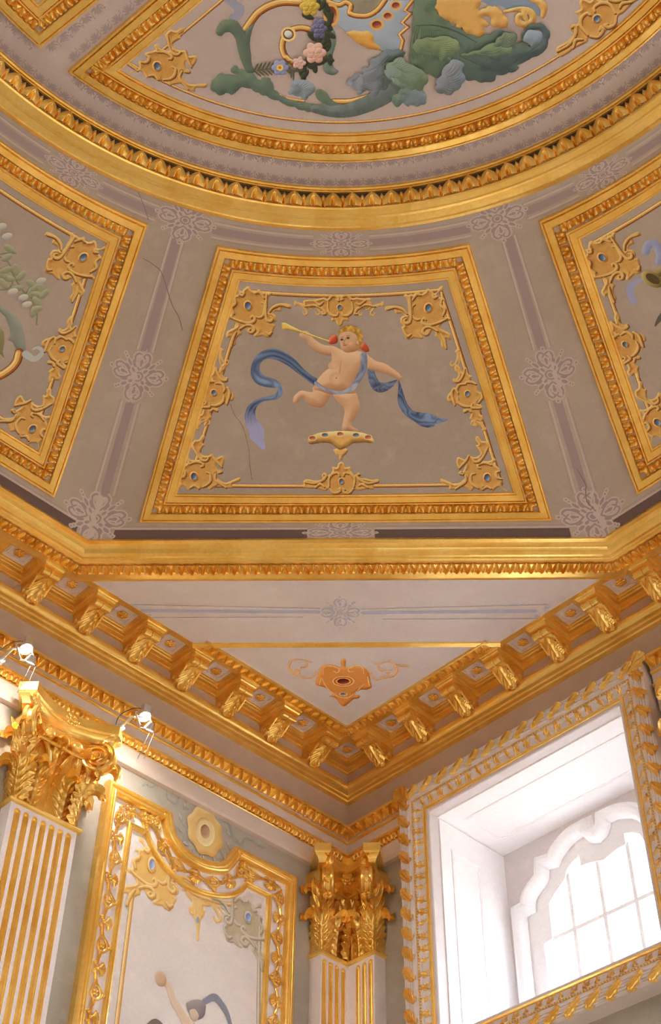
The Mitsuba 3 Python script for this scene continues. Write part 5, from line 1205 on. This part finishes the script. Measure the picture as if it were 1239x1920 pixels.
# ---- stencils in mauve on the plaster
def stencil(hearts=True):
    g = []
    for k in range(4):
        H = [stroke([(0.26, 0), (0.46, s * 0.20), (0.70, s * 0.27), (0.86, s * 0.15), (0.78, s * 0.03), (0.68, s * 0.10)], [0.055, 0.075, 0.05], 5) for s in (-1, 1)]
        H += [ell((0.56, 0), 0.09, 0.06), ell((0.44, 0), 0.05, 0.04), ell((1.0, 0), 0.045)]
        g += [affinity.rotate(x, 90 * k, origin=(0, 0)) for x in H]
        for a in (-16, 0, 16): g.append(affinity.rotate(ell((0.50 if a else 0.58, 0), 0.13, 0.055), 45 + 90 * k + a, origin=(0, 0)))
        g += [affinity.rotate(ell((0.30, 0), 0.09, 0.05), 45 + 90 * k, origin=(0, 0))] + [affinity.rotate(ell((r, 0), 0.035), 45 + 90 * k, origin=(0, 0)) for r in (0.80, 0.91)]
    g += [Point(0, 0).buffer(0.19, 10).difference(Point(0, 0).buffer(0.13, 10)), Point(0, 0).buffer(0.085, 8)]
    return unary_union(g)
STEN = stencil(); HALO = STEN.buffer(0.05).simplify(0.01)
class Patch:
    """vault around an azimuth and height: u across, v up the slope, metres"""
    def __init__(s, f0, t0, R=None):
        s.f0, s.t0 = f0, t0; r0 = float(ro(np.array(f0))); s.R = R or (r0 + (RR - r0) * t0); s.L = math.hypot(r0 - RR, ZR - ZB)
    def P(s, u, v): return vault_point(s.f0 + np.asarray(u, float) / s.R, s.t0 + np.asarray(v, float) / s.L)
    def N(s, u, v):
        e = 2e-3; u, v = np.asarray(u, float), np.asarray(v, float)
        n = unit(np.cross(s.P(u + e, v) - s.P(u - e, v), s.P(u, v + e) - s.P(u, v - e))); return n * np.where((n * (CEN + [0, 0, 7] - s.P(u, v))).sum(-1, keepdims=True) < 0, -1, 1)
KK = KL_['vault']
mv, mvl, mvd = col(138, 112, 108), col(168, 142, 130), col(88, 64, 58)
for f0, t0, R, sx, sy in ((-0.352, 0.507, None, 0.20, 0.20), (0.350, 0.505, None, 0.20, 0.20), (-0.346, 0.955, None, 0.20, 0.16), (0.338, 0.955, None, 0.20, 0.16), (-0.355, 0.078, None, 0.24, 0.22), (0.350, 0.078, None, 0.24, 0.22),
                          (-0.007, 0.034, None, 0.26, 0.10), (-0.004, 0.945, None, 0.20, 0.10), (-0.600, 0.950, None, 0.20, 0.10), (0.575, 0.947, None, 0.20, 0.10), (-1.0, 0.034, None, 0.26, 0.10), (1.0, 0.034, None, 0.26, 0.10)):
    S = Patch(f0, t0); g = affinity.scale(STEN, sx, sy, origin=(0, 0)); h = affinity.scale(HALO, sx, sy, origin=(0, 0))
    vmin = (0.004 - t0) * S.L; vmax = (0.985 - t0) * S.L; cut = sbox(-9, vmin, 9, vmax)
    paint('ceiling_vault__stencil_rosette', S, [(h.intersection(cut), mvl, 0.05), (g.intersection(cut), mv, 0.04)], lift=0.0012)
def stripe(f0, t0, f1, t1, w, c, lift=0.0010):
    """painted band between two points given by azimuth and height"""
    S = Patch(0.0, 0.0, 3.3); n = max(4, int(60 * abs(f1 - f0)) + 12)
    a = np.linspace(0, 1, n); P = np.stack([(f0 + (f1 - f0) * a) * S.R, (t0 + (t1 - t0) * a) * S.L], 1)
    # width in metres is kept by widening in azimuth where the vault is wider
    if abs(f1 - f0) < 0.02:
        k = np.array([S.R / (float(ro(np.array(f0))) * (1 - t) + RR * t) for t in np.linspace(t0, t1, n)]); L_ = P + np.stack([-w / 2 * k, 0 * k], 1); R_ = P + np.stack([w / 2 * k, 0 * k], 1); g = Polygon(np.vstack([L_, R_[::-1]]))
    else: g = Polygon(np.vstack([P + [0, w / 2], (P - [0, w / 2])[::-1]]))
    return (g.buffer(0), c, 0.05), S
for f in (-0.352, 0.349):
    for a, b in ((0.15, 0.43), (0.58, 0.90)):
        for dx, w, c in ((0, 0.062, mv), (-0.052, 0.012, mvl), (0.052, 0.012, mvl), (-0.066, 0.004, mv), (0.066, 0.004, mv)):
            l, S = stripe(f + dx / 4.0, a, f + dx / 4.0, b, w, c); paint('ceiling_vault__painted_stripe', S, [l], lift=0.0010)
segs = [(-0.60, -0.346), (-0.346, -0.004), (-0.004, 0.338), (0.338, 0.575), (-0.85, -0.60), (0.575, 0.85)]
for a, b in segs:
    for dt, w, c in ((0, 0.052, mv), (-0.020, 0.010, mvl), (0.020, 0.010, mvl), (-0.026, 0.004, mv), (0.026, 0.004, mv)):
        l, S = stripe(a + 0.062, 0.947 + dt, b - 0.062, 0.947 + dt, w, c); paint('ceiling_vault__painted_stripe', S, [l], lift=0.0010)
for a, b in ((-0.325, -0.055), (0.043, 0.315), (-0.95, -0.375), (0.375, 0.95)):
    for dt, w, c in ((0, 0.075, mvd), (-0.020, 0.008, mvl), (0.020, 0.008, mvl), (0.027, 0.005, mv)):
        l, S = stripe(a, 0.028 + dt, b, 0.028 + dt, w, c); paint('ceiling_vault__painted_stripe', S, [l], lift=0.0010)
S = Patch(0.0, 0.0, 3.3); vc = lambda P: np.array([(f * S.R, t * S.L) for f, t in P])
for P in ([(-0.4606, 0.984), (-0.44, 0.955), (-0.4208, 0.923)], [(-0.4057, 0.817), (-0.38, 0.812), (-0.3592, 0.796), (-0.3281, 0.723), (-0.310, 0.690), (-0.298, 0.655)], [(0.348, 0.2235), (0.3532, 0.179), (0.350, 0.150), (0.3488, 0.124), (0.357, 0.09), (0.3553, 0.059)]):
    paint('ceiling_vault__crack', S, [(stroke(vc(P), 0.005, 4), col(112, 94, 84), 0.05)], lift=0.0022)
# palmette friezes on the round ceiling
KK = KL_['disc']; pc = col(146, 123, 121)
def palmette(s):
    g = [affinity.rotate(ell((0.030 * s if abs(a) < 60 else 0.024 * s, 0), 0.022 * s, 0.0065 * s), 90 + a, origin=(0, 0)) for a in (-78, -45, -20, 0, 20, 45, 78)]
    return unary_union(g)
PAL = palmette(1.0); DOTS = unary_union([ell((0.047, y), 0.006) for y in (0.018, 0.036, 0.050)])
PALD = unary_union([PAL, DOTS]).simplify(0.001)
def palm_row(path, side, key, pitch=0.094):
    V, F, n0 = [], [], 0; p0, f0 = mesh2d(PALD, 0.05)
    for p, t, L in along(path, 0.0, pitch, closed=False):
        n = np.array([-t[1], t[0]]) * side; q = p + p0[:, :1] * t + p0[:, 1:] * n; V.append(q); F.append(f0 + n0); n0 += len(p0)
    q = np.vstack(V); put(key, mikit.ply(tm(DSK.P(q[:, 0], q[:, 1]) + DSK.n * 0.0012, np.vstack(F)), PAINT, color=np.broadcast_to(pc, (n0, 3))), kind='stuff')
palm_row(np.array(arcp(-75, 75, 2.850, 90)), -1, 'ceiling__palmette_frieze')
palm_row(np.array(arcp(-40.5, 75, 2.672, 70)), 1, 'ceiling__palmette_frieze')
palm_row(np.array(arcp(-110, -47, 2.663, 40)), 1, 'ceiling__palmette_frieze')
e0 = np.array([PD[59] if False else arcp(-41.5, -41.5, ROF, 1)[0], (-1.19, 1.541)]); dd = unit(e0[1] - e0[0]); nn_ = np.array([-dd[1], dd[0]])
palm_row(np.array([e0[0] + dd * 0.05 - nn_ * 0.02 * 1, e0[1] - nn_ * 0.02]) if (nn_ @ np.array([1, 0.5])) > 0 else np.array([e0[0] + dd * 0.05 + nn_ * 0.02, e0[1] + nn_ * 0.02]), -1 if (nn_ @ np.array([1, 0.5])) > 0 else 1, 'ceiling__palmette_frieze')
e1 = np.array([(-1.905, 1.83), (-1.505, 1.537)]); dd = unit(e1[1] - e1[0]); nn_ = np.array([-dd[1], dd[0]]); sg_ = 1 if nn_ @ np.array([1, 0.5]) > 0 else -1
palm_row(e1 + nn_ * sg_ * 0.02, sg_, 'ceiling__palmette_frieze')

# ---- soffit
KK = KL_['soffit']; O = ochres()
sc = [(smooth_poly(c_('scart'), 3), None, 0.01)]
g = sc[0][0]; lay = [(g, relief(g, col(180, 112, 50), col(206, 146, 84), col(134, 66, 24), 0.035, LD), 0.010)]
for i in range(5): lay.append((stroke(c_('sin%d' % i), [0.006, 0.016, 0.008]), relief(stroke(c_('sin%d' % i), 0.014), col(200, 146, 90), col(222, 176, 124), col(150, 86, 40), 0.01, LD), 0.010))
for i in range(7): lay.append((stroke(c_('sscr%d' % i), [0.008, 0.022, 0.012]), relief(stroke(c_('sscr%d' % i), 0.018), col(194, 140, 86), col(214, 170, 120), col(150, 94, 50), 0.012, LD), 0.010))
a, b = c_('sgem')
lay += [(ell(a, 0.090, 0.068), col(206, 150, 96), 0.02), (ell(a, 0.078, 0.056), col(150, 82, 36), 0.02), (ell(a, 0.064, 0.046), col(190, 126, 66), 0.02), (ell(a, 0.048, 0.034), relief(ell(a, 0.048, 0.034), col(94, 24, 20), col(52, 12, 12), col(150, 60, 54), 0.03, LD), 0.008), (ell(b, 0.036, 0.026), col(200, 146, 92), 0.02), (ell(b, 0.024, 0.018), relief(ell(b, 0.024, 0.018), col(92, 92, 96), col(48, 48, 54), col(150, 150, 154), 0.02, LD), 0.007)]
paint('ceiling_soffit__painted_cartouche', SOF, lay, label='painted ochre shield cartouche with a dark red gem')
r0 = c_('srose'); sv = col(142, 131, 134)
SRS = affinity.translate(affinity.scale(STEN, np.linalg.norm(r0[1] - r0[0]) * 1.0, np.linalg.norm(r0[2] - r0[0]) * 0.95, origin=(0, 0)), *r0[0])
sl = c_('sline')
lay = [(SRS, sv, 0.05)] + [(stroke(sl[i:i + 2], 0.034, 2), col(143, 135, 144), 0.05) for i in (0, 2)] + [(stroke(q, 0.006, 2), sv, 0.05) for q in (sl[4:6], sl[6:8], [sl[8], sl[8] + [1.16, 0.0]], [sl[9], sl[9] - [1.16, 0.0]])]
for p, s1_, s2_ in ((sl[4], 1, 1), (sl[7], -1, 1), (sl[8], 1, -1), (sl[9], -1, -1)):
    lay.append((stroke([p, p + [-0.03 * s1_, 0.0], p + [-0.04 * s1_, 0.03 * s2_], p + [-0.01 * s1_, 0.035 * s2_], p + [-0.015 * s1_, 0.015 * s2_]], 0.006, 4), sv, 0.05))
paint('ceiling_soffit__stencil_band', SOF, lay, lift=0.0012, label='grey lilac stencilled rosette and stripe')

# ---- fresco on the left wall
KK = KL_['wall']; LW_ = (0.6, 0.8)
OF = dict(b=col(222, 178, 112), hi=col(236, 204, 150), lo=col(200, 140, 66), dk=col(204, 144, 76), line=col(190, 126, 58), fld=col(216, 166, 92), gem=col(140, 150, 180), gemd=col(100, 112, 150), geml=col(200, 204, 214), ring=col(226, 176, 106))
OG = dict(b=col(200, 180, 158), hi=col(214, 200, 182), lo=col(166, 142, 112), dk=col(168, 144, 112), line=col(160, 136, 106), fld=col(186, 164, 132), gem=col(130, 150, 196), gemd=col(92, 116, 170), geml=col(190, 200, 220), ring=col(200, 180, 150))
WF = Plane([0, 0, 0] + NL * 0.0105, UL, UP, NL)
wg = c_('wgems')
for k in ('wrod1', 'wrod2'): PT[k] = np.vstack([PT[k], PT[k][-1] + (PT[k][-1] - PT[k][-2]) * (PT[k][-1][1] - 4.45) / (PT[k][-2][1] - PT[k][-1][1])])
for k in ('wrod1', 'wrod3'): paint(pan + '__painted_rod', WF, rod(c_(k), 0.036, LW_, OF, raw=False))
paint(pan + '__painted_rod', WF, rod(c_('wrod2'), 0.036, LW_, OG, raw=False))
paint(pan + '__painted_cartouche', WF, ornament('pTL', wg[0], math.radians(0), True, 1.35, LW_, gem=(0.017, 0.03), O=OF), label='faded ochre painted cartouche with a blue gem')
paint(pan + '__painted_cartouche', WF, ornament('pTL', wg[1], 0.0, False, 1.25, LW_, gem=(0.019, 0.026), O=OG), label='faded grey ochre painted cartouche with a blue gem')
pp_ = c_('wpend'); g = unary_union([stroke(pp_, [0.09, 0.12, 0.05, 0.03, 0.02]), ell(pp_[1], 0.07, 0.05), ell(pp_[0], 0.12, 0.04)])
paint(pan + '__painted_pendant', WF, [(g, relief(g, OF['b'], OF['hi'], OF['lo'], 0.02, LW_), 0.01), (ell(pp_[2], 0.014, 0.024), OF['gem'], 0.02)])
for a, b in ((0.55, 0.9), (0.3, 0.6)):
    q = catmull(c_('wrod3'), 8); k = int(a * (len(q) - 2)); paint(pan + '__painted_leaf_sprig', WF, sprig(q[k], q[k + 1] - q[k], -1 if (q[k + 1] - q[k])[0] > 0 else 1, 1.5, OF, LW_))
hc = c_('whead').mean(0); sh0 = c_('warm')[-1]
body = smooth_poly([hc + [0.03, -0.10], hc + [0.16, -0.20], sh0 + [0.05, 0.0], sh0 + [0.02, -0.12], hc + [0.12, -0.62], hc + [0.28, -1.15], hc + [-0.22, -1.15], hc + [-0.14, -0.60], hc + [-0.20, -0.24], hc + [-0.05, -0.12]], 4)
arm = stroke(c_('warm'), [0.075, 0.055, 0.06, 0.075, 0.10]); fist = ell(c_('warm')[0], 0.05, 0.055); wh, wf = smooth_poly(c_('whead'), 4), smooth_poly(c_('wface'), 4)
skin = col(214, 180, 152)
paint(pan + '__painted_figure', WF, [(body, relief(body, col(176, 160, 164), col(200, 186, 188), col(140, 126, 132), 0.10, LW_), 0.02), (arm, relief(arm, skin, col(228, 198, 172), col(186, 146, 116), 0.03, LW_), 0.012), (fist, relief(fist, col(200, 160, 124), skin, col(164, 120, 84), 0.03, LW_), 0.010), (wh, relief(wh, col(142, 124, 122), col(168, 150, 146), col(112, 94, 94), 0.05, LW_), 0.012), (wf, relief(wf, col(206, 176, 152), skin, col(180, 146, 122), 0.03, LW_), 0.010),
      (stroke(c_('wrib'), [0.04, 0.06, 0.05, 0.03]), col(134, 128, 136), 0.02), (smooth_poly(c_('whair'), 4), col(112, 94, 86), 0.02)], label='faded painted figure with raised arm and brown hair')
WG = Plane([0, 0, 0], UL, UP, NL)
oc = c_('woval')[0]; g0 = ell(oc, 0.165, 0.195, 8); g1_ = ell(oc, 0.095, 0.125, 8); g2 = ell(oc, 0.045, 0.062, 8)
gm = col(150, 142, 132); lay = []
for k, w in (('wscr1', 0.03), ('wscr2', 0.03), ('wscr3', 0.022), ('wscr4', 0.012)): lay.append((stroke(c_(k), [w * 0.5, w, w * 0.4]), gm, 0.03))
for i in range(14):
    a = i * 2 * np.pi / 14; q = oc + np.array([math.cos(a), math.sin(a)]) * [0.235, 0.235]; lay.append((stroke([q, q + [0.04 * math.cos(a + 1), 0.04 * math.sin(a + 1)], q + [0.05 * math.cos(a + 2), 0.02]], [0.012, 0.022, 0.006], 4), col(168, 156, 150), 0.03))
wob = Polygon([oc + np.array([math.cos(t) * 0.175, math.sin(t) * 0.2]) * (1 + 0.05 * math.sin(8 * t)) for t in np.linspace(0, 2 * np.pi, 90)[:-1]])
lay += [(wob, relief(wob, col(212, 170, 104), col(230, 196, 140), col(186, 134, 68), 0.04, LW_), 0.012), (g1_, relief(g1_, col(222, 190, 136), col(190, 140, 76), col(238, 210, 160), 0.03, LW_), 0.010), (g2, relief(g2, col(176, 130, 96), col(140, 92, 64), col(204, 168, 130), 0.03, LW_), 0.010)]
paint('wall_left__painted_cartouche', WG, lay, lift=0.002, step=0.0003, label='faded painted ochre oval cartouche with grey scrolls')
